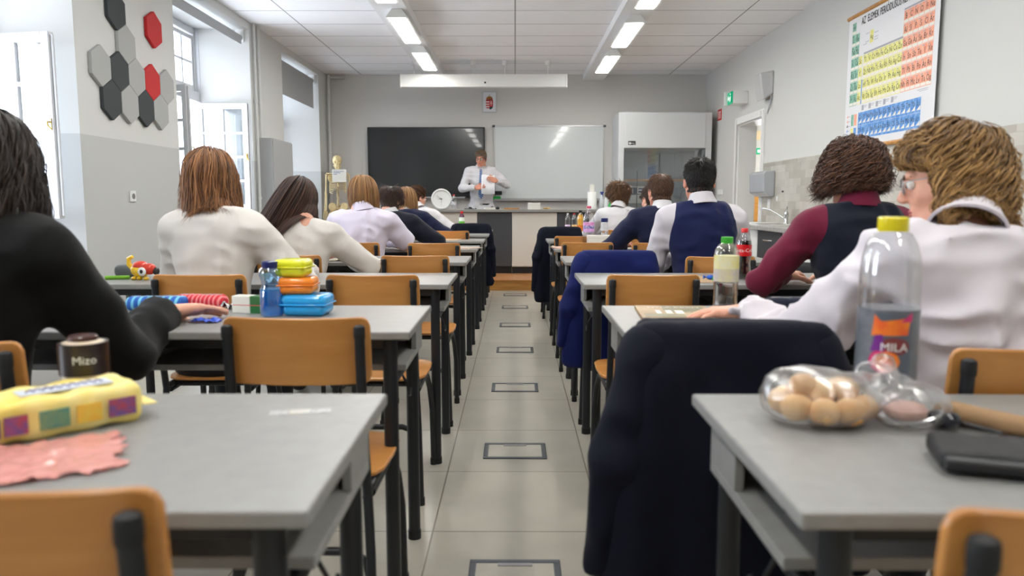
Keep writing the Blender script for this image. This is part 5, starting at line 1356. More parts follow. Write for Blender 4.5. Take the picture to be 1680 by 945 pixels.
# ---------------------------------------------------------------- plastics, papers, bottles
pet = thin_glass('clear_plastic', (.97, .98, .99, 1), .07, .03)
petb = thin_glass('blue_plastic', (.55, .78, .98, 1), .10, .05)
water = mat('water', (1, 1, 1, 1), 0, trans=1, ior=1.33)
bag_m = thin_glass('thin_bag_film', (.92, .92, .93, 1), .10, .30)
def plast(name, r, g, b, rough=.3): return mat(name, rgb(r, g, b), rough, coat=.3)
cap = {k: plast(k+'_cap', *c) for k, c in dict(yellow=(222, 206, 20), green=(60, 170, 50), red=(215, 40, 40), navy=(24, 34, 96), pink=(225, 90, 120), brown=(70, 40, 34), black=(28, 28, 36), white=(225, 225, 228)).items()}
def bottle(name, label, cat, x, y, z, H_, r, capm, bodym=None, lab=None, liquid=None, lvl=.8, prof=None, capr=.32, caph=.07, lt=(.45, .68), ridges=0, group=None, txt=None, txtm=None, big=0):
    t = thing(name, label, cat, (x, y, z), -math.atan2(x, y), group)
    if prof is None: prof = [(.70, 0), (.96, .02), (1, .05), (1, .64), (.97, .70), (.80, .79), (.52, .87), (.36, .915), (.33, .93), (.33, .985)]
    pts = [(a*r, b*H_) for a, b in prof]
    if ridges:
        # extra waists on the lower body
        out = []
        for (a, b), (c, d) in zip(pts[:-1], pts[1:]):
            out.append((a, b))
            if d-b > .25*H_:
                for k in range(1, ridges*2): out.append((a+(c-a)*k/(ridges*2)-(r*.04 if k % 2 else 0), b+(d-b)*k/(ridges*2)))
        pts = out+[pts[-1]]
    obj('body', MB().lathe([(0, .001)]+pts, 28), bodym or pet, t, angle=60)
    if liquid is not None:
        lp = [(0, .003)]+[(a*.955, max(b, .003)) for a, b in pts if b <= lvl*H_]
        lp.append((lp[-1][0], lvl*H_)); lp.append((0, lvl*H_+.0005))
        obj('liquid', MB().lathe(lp, 28), liquid, t, angle=60)
    c_ = obj('cap', MB().lathe([(0, H_*(1-caph)-.002), (capr*r*1.15, H_*(1-caph)-.002), (capr*r*1.2, H_*(1-caph)), (capr*r*1.2, H_-.002), (capr*r*1.08, H_), (0, H_)], 24), capm, t)
    if big:
        rl = r*1.01; pb = MB(); fr_ = frame((0, 0, 0), (1, 0, 0), (0, 0, 1))
        def patch(pts, mi, lay):
            # subdivide the outline so that it can be wrapped round the bottle
            xs = [p_[0] for p_ in pts]; n_ = 14; x0, x1 = min(xs), max(xs)
            def yr(x):
                ys_ = []
                for (a, b), (c, d) in zip(pts, pts[1:]+pts[:1]):
                    if (a-x)*(c-x) <= 0 and a != c: ys_.append(b+(d-b)*(x-a)/(c-a))
                return (min(ys_), max(ys_)) if ys_ else (0, 0)
            V_ = []
            for i_ in range(n_+1):
                x = x0+(x1-x0)*min(max(i_/n_, 1e-4), 1-1e-4); lo_, hi_ = yr(x)
                for y in (lo_, hi_): th = (x-.010)/rl; V_.append((math.sin(th)*(rl+lay), -math.cos(th)*(rl+lay), y))
            pb.add(V_, [(i_*2, i_*2+2, i_*2+3, i_*2+1) for i_ in range(n_)], mi)
        circ = lambda cx, cy, rx, ry: [(cx+rx*math.cos(a), cy+ry*math.sin(a)) for a in np.linspace(0, 6.28, 17)[:-1]]
        patch([(-.012, .045), (.05, .045), (.05, .16), (-.012, .165)], 0, .0002); patch([(-.015, .125), (.046, .128), (.048, .158), (.0, .150), (-.014, .165)], 1, .0004)
        patch([(.030, .15), (.05, .15), (.05, .166)], 3, .0006); patch([(-.016, .098), (.006, .10), (.004, .128), (-.008, .126)], 2, .0006); patch(circ(.006, .082, .024, .020), 3, .0005); patch(circ(.012, .082, .020, .017), 1, .0007)
        patch(circ(.022, .108, .026, .015), 4, .0005)
        bt = MB(); text_mb(bt, 'MILA', .020, fr_, 0)
        for v_ in bt.v:
            th = (v_[:, 0]+.012)/rl; pb.add(np.stack([np.sin(th)*(rl+.0009), -np.cos(th)*(rl+.0009), v_[:, 2]+.106], 1), bt.f, 5)
        obj('label_print', pb, [plast('pr_slate', 84, 92, 104), lm('pr_orange', (236, 134, 36), (226, 90, 40), 40), plast('pr_purple', 110, 30, 130), plast('pr_magenta', 206, 40, 110), plast('pr_brown', 120, 50, 50), M['white']], t, smooth=False)
    if lab is not None:
        mats = lab if isinstance(lab, list) else [lab]
        z0, z1 = lt[0]*H_, lt[1]*H_; mb = MB(); k_ = len(mats)
        rl = r*1.008
        for i_ in range(k_):
            a, b = z0+(z1-z0)*i_/k_, z0+(z1-z0)*(i_+1)/k_
            mb.lathe([(rl, a), (rl, b)], 28, mi=i_)
        if txt:
            bent = MB(); text_mb(bent, txt[0], txt[1]*H_, frame((0, 0, 0), (1, 0, 0), (0, 0, 1)), len(mats))
            for v_ in bent.v:
                th = v_[:, 0]/rl; yy = -(rl+.0006)
                w_ = np.stack([np.sin(th)*(rl+.0008), -np.cos(th)*(rl+.0008), v_[:, 2]+(z0+z1)/2+txt[2]*H_], 1); mb.v.append(w_)
            n0 = mb.n; mb.f += [tuple(i_+n0 for i_ in q) for q in bent.f]; mb.m += [len(mats)]*len(bent.f); mb.n += bent.n
            mats = mats+[txtm or M['white']]
        obj('label', mb, mats, t, angle=60)
    return t
def lm(name, c1, c2, sc_=30): return mat(name, rgb(*c1), .4, col2=rgb(*c2), nscale=sc_)
bottle('water_bottle', 'large clear bottle with yellow cap and orange purple label on the nearest right desk', 'bottle', .648, 1.31, DT, .325, .049, cap['yellow'], lt=(.10, .52), lab=lm('lb_grey', (110, 112, 118), (84, 88, 96)),
       capr=.42, caph=.07, prof=[(.75, 0), (.97, .02), (1, .05), (1, .60), (.995, .70), (.94, .79), (.82, .86), (.62, .91), (.40, .93), (.38, .985)], big=1)
bottle('water_bottle', 'clear water bottle with green cap and pale yellow label beside the resting hand', 'bottle', .700, 2.515, DT, .236, .0405, cap['green'], lt=(.38, .74), lab=[lm('lb_pale', (214, 208, 150), (190, 180, 190), 18), lm('lb_pale2', (222, 220, 190), (224, 214, 120), 18)], liquid=water, lvl=.36, capr=.40, caph=.085, ridges=3,
       prof=[(.80, 0), (.97, .02), (1, .05), (.97, .12), (1, .2), (1, .76), (.93, .82), (.66, .89), (.44, .915), (.42, .985)])
bottle('cola_bottle', 'small bottle of dark cola with red cap and red label', 'bottle', 1.044, 3.47, DT, .232, .034, cap['red'], lt=(.46, .68), lab=plast('cola_red', 205, 24, 30), liquid=mat('cola', rgb(22, 10, 8), .1), lvl=.76, capr=.38, caph=.075,
       prof=[(.78, 0), (.95, .03), (1, .12), (.86, .30), (.86, .36), (.98, .45), (1, .52), (1, .68), (.90, .76), (.60, .85), (.40, .92), (.38, .985)], txt=('Coca-Cola', .10, .0))
bottle('blue_drinking_bottle', 'transparent blue drinking bottle with navy cap left of the stacked lunchboxes', 'bottle', -.752, 2.33, DT, .170, .036, cap['navy'], bodym=petb, liquid=mat('blue_water', rgb(90, 180, 240), .05, trans=.6, ior=1.33), lvl=.50, capr=.62, caph=.12,
       prof=[(.82, 0), (.95, .02), (1, .10), (1, .45), (.82, .55), (.80, .62), (1, .74), (1, .80), (.92, .86), (.60, .90), (.58, .99)])
bottle('water_bottle', 'tall clear bottle with pink cap and pink printed label on the right side', 'bottle', .585, 6.06, DT, .318, .0445, cap['pink'], lt=(.36, .60), lab=[lm('lb_pink', (226, 170, 214), (190, 150, 214)), lm('lb_violet', (200, 190, 226), (70, 70, 150), 60), lm('lb_pink2', (230, 180, 220), (214, 130, 196))], ridges=4, capr=.34, caph=.05)
bottle('steel_flask', 'clear flask with dark blue screw lid behind the white box', 'bottle', .812, 6.93, DT, .205, .034, cap['navy'], lt=(.45, .80), lab=lm('lb_flask', (214, 214, 216), (190, 190, 194)), liquid=water, lvl=.42, capr=.78, caph=.16, prof=[(.95, 0), (1, .02), (1, .72), (.96, .78), (.80, .82), (.72, .84), (.72, .98)])
bottle('juice_bottle', 'bottle of orange juice with dark cap at the far right rows', 'bottle', .695, 8.12, DT, .262, .036, cap['black'], lt=(.18, .40), lab=plast('juice_label', 226, 120, 40), liquid=mat('orange_juice', rgb(240, 180, 50), .3), lvl=.82, capr=.42, caph=.07, ridges=2)
bottle('water_bottle', 'small clear bottle with grey cap on the far right front desk', 'bottle', .645, 9.36, DT, .215, .032, cap['white'], lt=(.22, .34), lab=lm('lb_s1', (210, 180, 226), (230, 210, 230)), ridges=3)
bottle('water_bottle', 'small clear bottle with red cap on the far right front desk', 'bottle', .725, 9.36, DT, .215, .032, cap['red'], lt=(.22, .34), lab=lm('lb_s2', (236, 170, 90), (236, 210, 150)), ridges=3)
bottle('drink_bottle', 'bottle with red cap and white green label beside the green lunchbox', 'bottle', -.672, 9.62, DT, .235, .036, cap['red'], lt=(.05, .68), lab=[lm('lb_g1', (226, 222, 120), (90, 150, 60)), lm('lb_g2', (90, 180, 50), (120, 200, 70)), plast('lb_w', 232, 236, 226)], capr=.42, caph=.12, bodym=plast('dark_juice', 90, 30, 60))
bottle('water_bottle', 'clear bottle with red cap on the teacher bench right of the clock', 'bottle', -.885, 11.05, PZ+.913, .215, .036, cap['red'], lt=(.30, .50), lab=lm('lb_t', (226, 226, 228), (180, 180, 190)), ridges=3, liquid=water, lvl=.6)
bottle('coffee_drink_cup', 'small coffee drink cup with dark label reading Mizo behind the yellow biscuit pack', 'cup', -.765, 1.325, DT, .116, .040, cap['brown'], bodym=plast('cup_cream', 214, 196, 172), lt=(.42, .90), lab=plast('cup_label', 34, 20, 18), capr=.5, caph=.10, prof=[(.78, 0), (.82, .02), (.94, .42), (1, .88), (.7, .92), (.45, .94), (.45, .98)], txt=('Mizo', .17, .0), txtm=M['white'])

# stacked lunchboxes
def rounded_box(name, label, cat, x, y, z, d, m, rz=0, bevel=.02, lid=None, group=None):
    t = thing(name, label, cat, (x, y, z), rz, group)
    obj('tub', MB().b2((-d[0]/2, -d[1]/2, 0), (d[0]/2, d[1]/2, d[2]*.62)), m, t, bevel=bevel, seg=5)
    obj('lid', MB().b2((-d[0]/2-.002, -d[1]/2-.002, d[2]*.45), (d[0]/2+.002, d[1]/2+.002, d[2])), lid or m, t, bevel=bevel, seg=5)
    obj('rim', MB().b2((-d[0]/2-.004, -d[1]/2-.004, d[2]*.50), (d[0]/2+.004, d[1]/2+.004, d[2]*.58)), lid or m, t, bevel=min(bevel, d[2]*.039), seg=2)
    return t
g = 'stacked plastic lunchboxes'
rounded_box('lunchbox', 'bright blue plastic lunchbox at the bottom of the stack', 'lunchbox', -.648, 2.36, DT, (.138, .11, .066), plast('blue_box', 40, 160, 226, .2), R_(-4), .020, group=g)
rounded_box('lunchbox', 'orange plastic lunchbox in the middle of the stack', 'lunchbox', -.676, 2.36, DT+.067, (.108, .09, .052), plast('orange_box', 246, 140, 40, .2), R_(3), .018, group=g)
rounded_box('lunchbox', 'yellow plastic lunchbox on top of the stack', 'lunchbox', -.690, 2.36, DT+.120, (.098, .085, .055), plast('yellow_box', 226, 226, 40, .25), R_(-6), .020, group=g)
rounded_box('lunchbox', 'flat bright green lunchbox on the front left desk', 'lunchbox', -.80, 9.55, DT, (.16, .10, .045), plast('green_box', 110, 220, 60, .3), 0, .012)
t = thing('drink_carton', 'small white and green carton lying left of the blue bottle', 'carton', -.0 and 0 or (-.845, 2.40, DT), R_(-10))
mb = MB().b2((-.05, -.022, 0), (.012, .022, .055), 0).b2((.012, -.022, 0), (.05, .022, .055), 1); mb.b2((-.0505, -.0225, .024), (.05, .0225, .028), 2)
obj('carton_body', mb, [plast('carton_white', 222, 224, 214), plast('carton_green', 40, 110, 60), plast('carton_red', 210, 90, 90)], t, smooth=False, bevel=.003)

def striped(name, c1, c2, sc_):
    m = bpy.data.materials.new(name); m.use_nodes = True; nt = m.node_tree; b = nt.nodes['Principled BSDF']; b.inputs['Roughness'].default_value = .75
    tc = nt.nodes.new('ShaderNodeTexCoord'); mp = nt.nodes.new('ShaderNodeMapping'); mp.inputs['Rotation'].default_value = (0, 0, R_(12)); wv = nt.nodes.new('ShaderNodeTexWave'); wv.inputs['Scale'].default_value = sc_
    rp = nt.nodes.new('ShaderNodeValToRGB'); rp.color_ramp.interpolation = 'CONSTANT'; rp.color_ramp.elements[0].color = c1; rp.color_ramp.elements[1].color = c2; rp.color_ramp.elements[1].position = .66
    nt.links.new(tc.outputs['Object'], mp.inputs[0]); nt.links.new(mp.outputs[0], wv.inputs[0]); nt.links.new(wv.outputs['Fac'], rp.inputs[0]); nt.links.new(rp.outputs[0], b.inputs['Base Color']); return m
def soft_case(name, label, x, y, L, rz, m, rr=.022, h=.004):
    t = thing(name, label, 'pencil case', (x, y, DT), rz)
    V, Q = surface([('box', ((0, 0, rr), (L/2, .034, rr), rr*.95), .01)], h, pad=.015, post=lambda G, F: F-.002*(1-2*np.abs(vnoise(G, (40, 40, 30)))))
    V[:, 2] = np.maximum(V[:, 2], 0); vf_obj('body', [(V, Q, 0)], m, t, it=1)
    obj('zipper', MB().tube([(-L*.42, 0, rr*2.02), (L*.42, 0, rr*2.02)], .002, 6), M['metal'], t)
    return t
soft_case('pencil_case', 'blue striped fabric pencil case in front of the person in black', -1.17, 2.46, .19, R_(2), striped('blue_stripes', rgb(30, 90, 176), rgb(110, 190, 220), 14))
soft_case('pencil_case', 'red striped fabric pencil case right of the blue one', -1.045, 2.51, .17, R_(-6), striped('red_stripes', rgb(196, 30, 48), rgb(226, 130, 130), 22))
soft_case('pencil_case', 'dark navy flat pencil case behind the green capped bottle desk, by the white sleeve', .93, 2.44, .25, R_(2), cloth_mat('navy_case', rgb(30, 34, 52)), .022)
def crumple(name, label, cat, x, y, z, sx, sy, sz, m, n=22, seed=1, rz=0, pname='sheet'):
    rs = np.random.RandomState(seed); t = thing(name, label, cat, (x, y, z), rz)
    V = []; 
    for i in range(n):
        for j in range(n):
            u, v = i/(n-1), j/(n-1); V.append(((u-.5)*sx, (v-.5)*sy, 0))
    V = np.array(V); k = np.abs(vnoise(np.concatenate([V[:, :2]*60+seed*5, V[:, 2:]], 1), (.9, .9, 1)))+.5*np.abs(vnoise(np.concatenate([V[:, :2]*140+seed, V[:, 2:]], 1), (.9, .9, 1)))
    edge = 1-.25*np.abs(vnoise(V+seed, (30, 30, 1))); V[:, :2] *= edge[:, None]; V[:, 2] = .001+sz*k
    F = [(i*n+j, (i+1)*n+j, (i+1)*n+j+1, i*n+j+1) for i in range(n-1) for j in range(n-1)]
    o = obj(pname, MB().add(V, F), m, t, angle=180); s_ = o.modifiers.new('t', 'SOLIDIFY'); s_.thickness = .0005
    return t
crumple('candy_wrapper', 'crumpled blue candy wrapper by the outstretched hand', 'wrapper', -.905, 2.20, DT, .09, .05, .012, plast('wrapper_blue', 40, 80, 200), seed=2)
crumple('foil_wrapper', 'crumpled silver foil wrapper beyond the red pencil case', 'wrapper', -.93, 2.49, DT, .07, .06, .02, mat('foil', rgb(200, 200, 200), .25, .9), seed=4)
crumple('plastic_film', 'crinkled pinkish transparent plastic film lying in front of the yellow biscuit pack', 'plastic film', -.66, .985, DT, .26, .19, .006, None or mat('pink_film', rgb(236, 170, 162), .15, trans=.35, ior=1.1, coat=.6), n=34, seed=6, rz=R_(28))
crumple('candy_wrapper', 'small orange and red candy wrapper under the fingers on the right desk', 'wrapper', .60, 2.18, DT, .06, .04, .012, plast('wrapper_orange', 200, 90, 30), seed=8)
crumple('tissue', 'crumpled white tissue on the desk beside the brown haired person', 'tissue', -1.03, 3.30, DT, .10, .09, .03, M['white'], seed=9)
# soft wafer pack
t = thing('biscuit_pack', 'yellow plastic wrapped biscuit pack with purple and blue print on the nearest left desk', 'biscuit pack', (-.752, 1.115, DT), R_(47))
py_, pw_ = lm('pack_yellow', (232, 206, 90), (242, 226, 150), 14), lm('pack_print', (70, 50, 110), (150, 60, 90), 60)
V, Q = surface([('box', ((0, 0, .031), (.165, .058, .031), .014), .01)], .005, pad=.02, post=lambda G, F: F-.0022*np.sin(G[..., 0]*95)-.0015*vnoise(G, (50, 50, 50)))
V[:, 2] = np.maximum(V[:, 2], 0); vf_obj('wrapping', [(V, Q, 0)], py_, t, it=1)
mb = MB()
for (x0, x1, mi) in ((-.155, -.10, 0), (-.085, -.035, 0), (-.03, .0, 3), (.015, .055, 1), (.065, .10, 4), (.11, .15, 3)): mb.b2((x0, -.0625, .016), (x1, -.0605, .044), mi)
mb.b2((.0, -.03, .0635), (.13, .012, .0650), 2); mb.b2((-.14, -.02, .0635), (-.05, .02, .0648), 4)
for k in range(9): mb.tube([(.012+k*.012, -.012+.004*(k % 2), .0655), (.018+k*.012, .0+.003*((k*7) % 3), .0655), (.022+k*.012, -.014, .0655)], .0016, 6, 0)
obj('printed_panels', mb, [lm('print_purple', (62, 48, 110), (90, 80, 120), 160), lm('print_teal', (80, 140, 124), (120, 150, 110), 90), plast('print_white', 220, 226, 240), lm('print_red', (170, 70, 90), (110, 80, 140), 70), lm('print_orange', (236, 180, 60), (232, 200, 80), 60)], t, smooth=False)
for s_ in (-1, 1): obj('end_seal', MB().b2((s_*.165, -.055, .024), (s_*.186, .055, .0255)), py_, t, smooth=False)
tag(obj('sticker', MB().b2((-.05, -.014, 0), (-.02, .014, .0006), 0).b2((-.018, -.012, 0), (.016, .014, .0006), 1).b2((.018, -.015, 0), (.05, .012, .0006), 0), [lm('stk1', (150, 150, 150), (190, 190, 190), 90), lm('stk2', (200, 190, 170), (180, 185, 190), 90)], smooth=False, loc=(-.36, 1.245, DT), rot=(0, 0, R_(12))), 'worn pale sticker strip on the nearest left desktop', 'sticker')

# toy parrot with a big eye
t = thing('toy_parrot', 'yellow and red toy animal with a big white eye on the desk', 'toy', (-1.68, 3.42, DT), R_(-8))
ty, tr, tk = plast('toy_yellow', 240, 196, 40), plast('toy_red', 206, 52, 26), plast('toy_black', 24, 24, 26)
mb = MB().ball((-.015, 0, .045), (.045, .032, .034), 20, 0); obj('body', mb, ty, t)
obj('red_back', MB().ball((-.012, 0, .060), (.040, .030, .026), 20).ball((.03, 0, .05), (.03, .027, .026), 18), tr, t)
obj('tail', MB().tube([(-.05, 0, .05), (-.07, 0, .07), (-.07, 0, .095), (-.05, 0, .105)], [.012, .011, .010, .008], 10), ty, t)
e = obj('eye', MB().ball((.012, -.030, .040), (.020, .008, .020), 18), M['white'], t); obj('pupil', MB().ball((.014, -.038, .041), (.008, .003, .009), 12), tk, e)
obj('beak', MB().ball((.062, 0, .040), (.016, .014, .018), 14), tk, t)
for x in (-.04, -.012, .02): obj('foot', MB().ball((x, -.012, .008), (.011, .016, .009), 12), ty, t)
mb = MB().tube([(0, -.006, .006), (.09, .01, .006)], .0045, 8); mb.tube([(.09, .01, .006), (.105, .013, .006)], [.0045, .001], 8, mi=1)
tag(obj('marker_pen', mb, [ty, plast('tip_green', 30, 120, 60)], loc=(-1.59, 3.42, DT)), 'yellow marker pen right of the toy animal', 'pen')
tag(obj('green_marker', MB().tube([(0, 0, .009), (.10, .02, .009)], .009, 10), plast('mk_green', 110, 170, 40), loc=(-1.86, 3.43, DT)), 'green marker left of the toy animal', 'pen')
V, Q = surface([('box', ((0, 0, .03), (.07, .04, .03), .022), .01)], .006, pad=.02, post=lambda G, F: F-.004*vnoise(G, (30, 30, 30))); V[:, 2] = np.maximum(V[:, 2], 0)
tag(vf_obj('pouch', [(V, Q, 0)], cloth_mat('grey_pouch', rgb(96, 100, 102)), None, (-1.80, 3.55, DT)), 'grey fabric pouch behind the toy animal', 'pouch')

# books, papers, pens
def booklet(name, label, cat, x, y, z, w, d, h_, rz, mats, decor=None, pages=True):
    t = thing(name, label, cat, (x, y, z), rz)
    obj('pages', MB().b2((-w/2+.002, -d/2+.002, .0006), (w/2-.002, d/2-.002, h_-.0006)), M['paper'], t, smooth=False)
    mb = MB().b2((-w/2, -d/2, h_-.0006), (w/2, d/2, h_), 0).b2((-w/2, -d/2, 0), (w/2, d/2, .0006), 0).b2((-w/2-.0008, -d/2, 0), (-w/2, d/2, h_), 0)
    for (x0, y0, x1, y1, mi) in decor or []: mb.b2((x0, y0, h_), (x1, y1, h_+.0004), mi)
    obj('cover', mb, mats, t, smooth=False)
    return t
M['paper'] = mat('paper', rgb(226, 224, 216), .7)
t = booklet('magazine', 'brown and olive magazine with pale lettering at the aisle corner of the right desk', 'magazine', .50, 2.36, DT, .225, .27, .010, R_(-4), [lm('mag_brown', (150, 120, 84), (176, 150, 110), 9), lm('mag_olive', (104, 104, 70), (140, 130, 96), 9), M['paper']],
             [(-.03, -.02, .10, .12, 1), (-.10, -.12, .02, -.05, 1)])
mb = MB(); text_mb(mb, 'NYLA KRAN', .030, frame((.005, .085, .0106), (1, 0, 0), (0, 1, 0)), 0)
for k in range(3): mb.b2((-.06+k*.03, -.05+.0*k, .0101), (-.045+k*.035, .02, .0106))
obj('cover_lettering', mb, M['paper'], t, smooth=False)
def open_book(label, x, y, rz, w=.15, d=.20, m=None):
    t = thing('open_notebook', label, 'notebook', (x, y, DT), rz)
    for s in (-1, 1):
        V_ = []; n = 12
        for i in range(n+1):
            u = i/n
            for v in (0, 1): V_.append((s*u*w, (v-.5)*d, .004+.014*math.sin(math.pi*min(1, u*1.3+.12))*(1-u)*1.6))
        F_ = [(i*2, i*2+2, i*2+3, i*2+1) if s > 0 else (i*2, i*2+1, i*2+3, i*2+2) for i in range(n)]
        o = obj('page_block', MB().add(V_, F_), m or M['paper'], t, angle=180); k_ = o.modifiers.new('t', 'SOLIDIFY'); k_.thickness = .004
    obj('cover', MB().b2((-w-.003, -d/2-.003, 0), (w+.003, d/2+.003, .002)), M['black'], t, smooth=False)
    return t
open_book('open notebook with cream pages on the desk behind the girl with long dark hair', -.955, 4.58, R_(-14), m=mat('cream_page', rgb(226, 222, 190), .7))
def flat_sheet(name, label, cat, x, y, z, w, d, rz, m): return tag(obj(name, MB().b2((-w/2, -d/2, 0), (w/2, d/2, .0008)), m, smooth=False, loc=(x, y, z), rot=(0, 0, rz)), label, cat)
def pen(label, x, y, rz, m, z=None):
    t = thing('ballpoint_pen', label, 'pen', (x, y, z or DT), rz)
    obj('barrel', MB().tube([(-.06, 0, .0045), (.05, 0, .0045)], .004, 10), M['white'], t); obj('tip', MB().tube([(.05, 0, .0045), (.068, 0, .0045)], [.004, .0008], 10), m, t); obj('grip', MB().tube([(-.065, 0, .0045), (-.035, 0, .0045)], .0048, 10), m, t)
pen('blue and white ballpoint pen right of the open notebook', -.80, 4.55, R_(15), plast('pen_blue', 40, 50, 180))
booklet('magazine', 'magazine with tan cover on the third desk left of the aisle', 'magazine', -.66, 7.10, DT, .21, .28, .006, R_(80), [lm('m1', (206, 166, 120), (220, 196, 160), 12)])
booklet('magazine', 'magazine lying at the aisle end of the fourth left desk', 'magazine', -.42, 5.82, DT, .21, .28, .005, R_(60), [lm('m2', (180, 140, 120), (214, 200, 186), 12)])
booklet('magazine', 'magazine at the aisle corner of the desk below the tall pink label bottle', 'magazine', .395, 5.82, DT, .20, .26, .006, R_(10), [lm('m3', (190, 130, 110), (220, 206, 190), 16)])
booklet('exercise_book', 'brown exercise book under the candies on the sixth right desk', 'book', .86, 3.42, DT, .20, .26, .004, R_(4), [lm('m4', (176, 146, 104), (190, 164, 126), 12)])
tag(obj('mobile_phone', MB().b2((-.036, -.075, 0), (.036, .075, .008)), M['black'], smooth=False, bevel=.003, loc=(-.915, 7.02, DT), rot=(0, 0, R_(70))), 'black phone right of the gold sweets bag', 'phone')
tag(obj('tablet', MB().b2((-.12, -.08, 0), (.12, .08, .007)), plast('tablet_grey', 190, 190, 192), smooth=False, bevel=.003, loc=(1.22, 3.52, DT), rot=(0, 0, R_(-3))), 'pale flat tablet right of the cola bottle', 'tablet')
tag(obj('mobile_phone', MB().b2((-.036, -.075, 0), (.036, .075, .008)), M['black'], smooth=False, bevel=.003, loc=(1.36, 4.72, DT), rot=(0, 0, R_(90))), 'black phone at the window-far end of the desk with the waistcoat boy', 'phone')
t = thing('paper_box', 'low white open box behind the tall pink label bottle', 'box', (.665, 5.97, DT), 0)
obj('box_body', MB().b2((-.10, -.04, 0), (.10, .04, .088)), plast('box_white', 222, 218, 208, .6), t, smooth=False, bevel=.003); obj('box_lid', MB().b2((-.102, -.042, .07), (.102, .042, .092)), plast('box_white2', 226, 222, 214, .6), t, smooth=False, bevel=.002)
# candies
cc = [('blue', (30, 90, 200)), ('green', (30, 150, 80)), ('orange', (230, 90, 30)), ('blue', (40, 110, 210)), ('green', (40, 160, 70)), ('blue', (30, 80, 190))]
cp = [(.875, 3.40), (.895, 3.34), (1.045, 3.37), (1.09, 3.39), (1.075, 3.41), (.91, 3.41)]
wh = ['behind the green capped bottle, farthest left', 'nearest the green capped bottle', 'in front of the cola bottle', 'right of the cola bottle', 'touching the foot of the cola bottle', 'left of the green capped bottle cap']
for i, ((cn, c3), (x, y), w_) in enumerate(zip(cc, cp, wh)):
    t = thing('wrapped_candy', '%s wrapped candy %s' % (cn, w_), 'candy', (x, y, DT+(.004 if x < 1 else 0)), R_(37*i), 'wrapped candies on the sixth right desk'); cm_ = plast('candy_%d' % i, *c3)
    obj('sweet', MB().ball((0, 0, .011), (.017, .012, .011), 12), cm_, t)
    obj('twist', MB().tube([(.014, 0, .011), (.02, 0, .011), (.03, 0, .012)], [.004, .002, .010], 8).tube([(-.014, 0, .011), (-.02, 0, .011), (-.03, 0, .012)], [.004, .002, .010], 8), cm_, t)
# tall gold sweets bag
t = thing('sweets_bag', 'slim gold and red transparent bag of sweets standing on the third left desk', 'sweets bag', (-1.035, 7.15, DT), R_(5))
gm = mat('gold_foil', rgb(206, 166, 60), .25, .7, col2=rgb(236, 222, 150), nscale=60, bump=.6, bscale=70)
V, Q = surface([('cap', ((0, 0, .03), (-.035, 0, .17), .038, .030, ((0, 1, 0), .7)), .01)], .006, pad=.02, post=lambda G, F: smax(F-.004*vnoise(G, (45, 45, 45)), -G[..., 2], .002))
vf_obj('bag_body', [(V, Q, 0)], gm, t, it=1)
mb = MB()
for k in range(3): mb.prism([(-.012, 0), (.012, 0), (.016, .07), (0, .055), (-.016, .07)], .004, frame((-.04+(k-1)*.018, (k-1)*.004, .185), (1, 0, 0), (-.15, 0, 1)))
obj('red_top', mb, plast('bag_red', 216, 50, 40), t, smooth=False)
obj('red_base', MB().lathe([(.03, 0), (.036, .004), (.036, .012)], 16, sy=.7), plast('bag_red2', 200, 50, 40), t)

# bags of rolls on the nearest right desk
t = thing('bag_of_rolls', 'knotted clear plastic bag filled with small round rolls on the nearest right desk', 'bag of rolls', (.497, 1.185, DT), 0)
V, Q = surface([('ell', ((-.005, 0, .040), (.088, .068, .046)), .02), ('ell', ((-.05, .01, .042), (.05, .055, .044)), .02), ('cap', ((.07, .02, .045), (.13, .03, .055), .030, .018), .02)], .005, pad=.02, post=lambda G, F: smax(F-.003*(1-2*np.abs(vnoise(G, (36, 36, 36)))), .001-G[..., 2], .002))
obj_bag = vf_obj('bag_film', [(V, Q, 0)], bag_m, t, it=1)
rollm = mat('baked_roll', rgb(232, 196, 146), .7, col2=rgb(206, 154, 92), nscale=18, bump=.3, bscale=60)
for i, (x, y, z, r_) in enumerate(((-.055, -.02, .03, .026), (-.02, -.04, .028, .025), (.02, -.038, .028, .026), (.05, -.015, .028, .024), (-.06, .02, .032, .027), (-.015, .0, .050, .027), (.025, .005, .052, .026), (.0, .035, .03, .026), (-.04, .0, .062, .022), (.04, .03, .03, .025))):
    k_ = obj('bread_roll', MB().ball((x, y, z), (r_, r_*.95, r_*.85), 14), rollm, None, loc=(.497, 1.185, DT)); tag(k_, 'small golden round roll inside the knotted clear bag, '+['front left', 'front row second', 'front row third', 'right end', 'far left', 'top middle', 'top right', 'back middle', 'top left', 'back right'][i]+' of the pile', 'bread roll', 'rolls inside the clear bag')
t = thing('plastic_bag', 'loosely crumpled clear plastic bag with a knot beside the bag of rolls', 'plastic bag', (.618, 1.175, DT), 0)
V, Q = surface([('ell', ((0, 0, .032), (.058, .052, .034)), .02), ('ell', ((-.03, .05, .055), (.035, .03, .03)), .02), ('ell', ((-.01, .06, .085), (.012, .012, .014)), .01)], .005, pad=.02, post=lambda G, F: smax(F-.008*(1-2*np.abs(vnoise(G, (30, 30, 30)))), .001-G[..., 2], .002))
vf_obj('bag_film', [(V, Q, 0)], bag_m, t, it=0)
obj('bag_rim', MB().tube([(.055*math.cos(a), .045*math.sin(a)-.01, .03+.016*math.sin(a+1)) for a in np.linspace(0, 6.28, 25)], .0018, 6, caps=False), thin_glass('rim_film', (.8, .8, .8, 1), .5, .2), t)
obj('napkin', MB().ball((0, 0, .022), (.034, .03, .016), 14), mat('napkin_pink', rgb(206, 170, 158), .8, bump=.5, bscale=60), t)
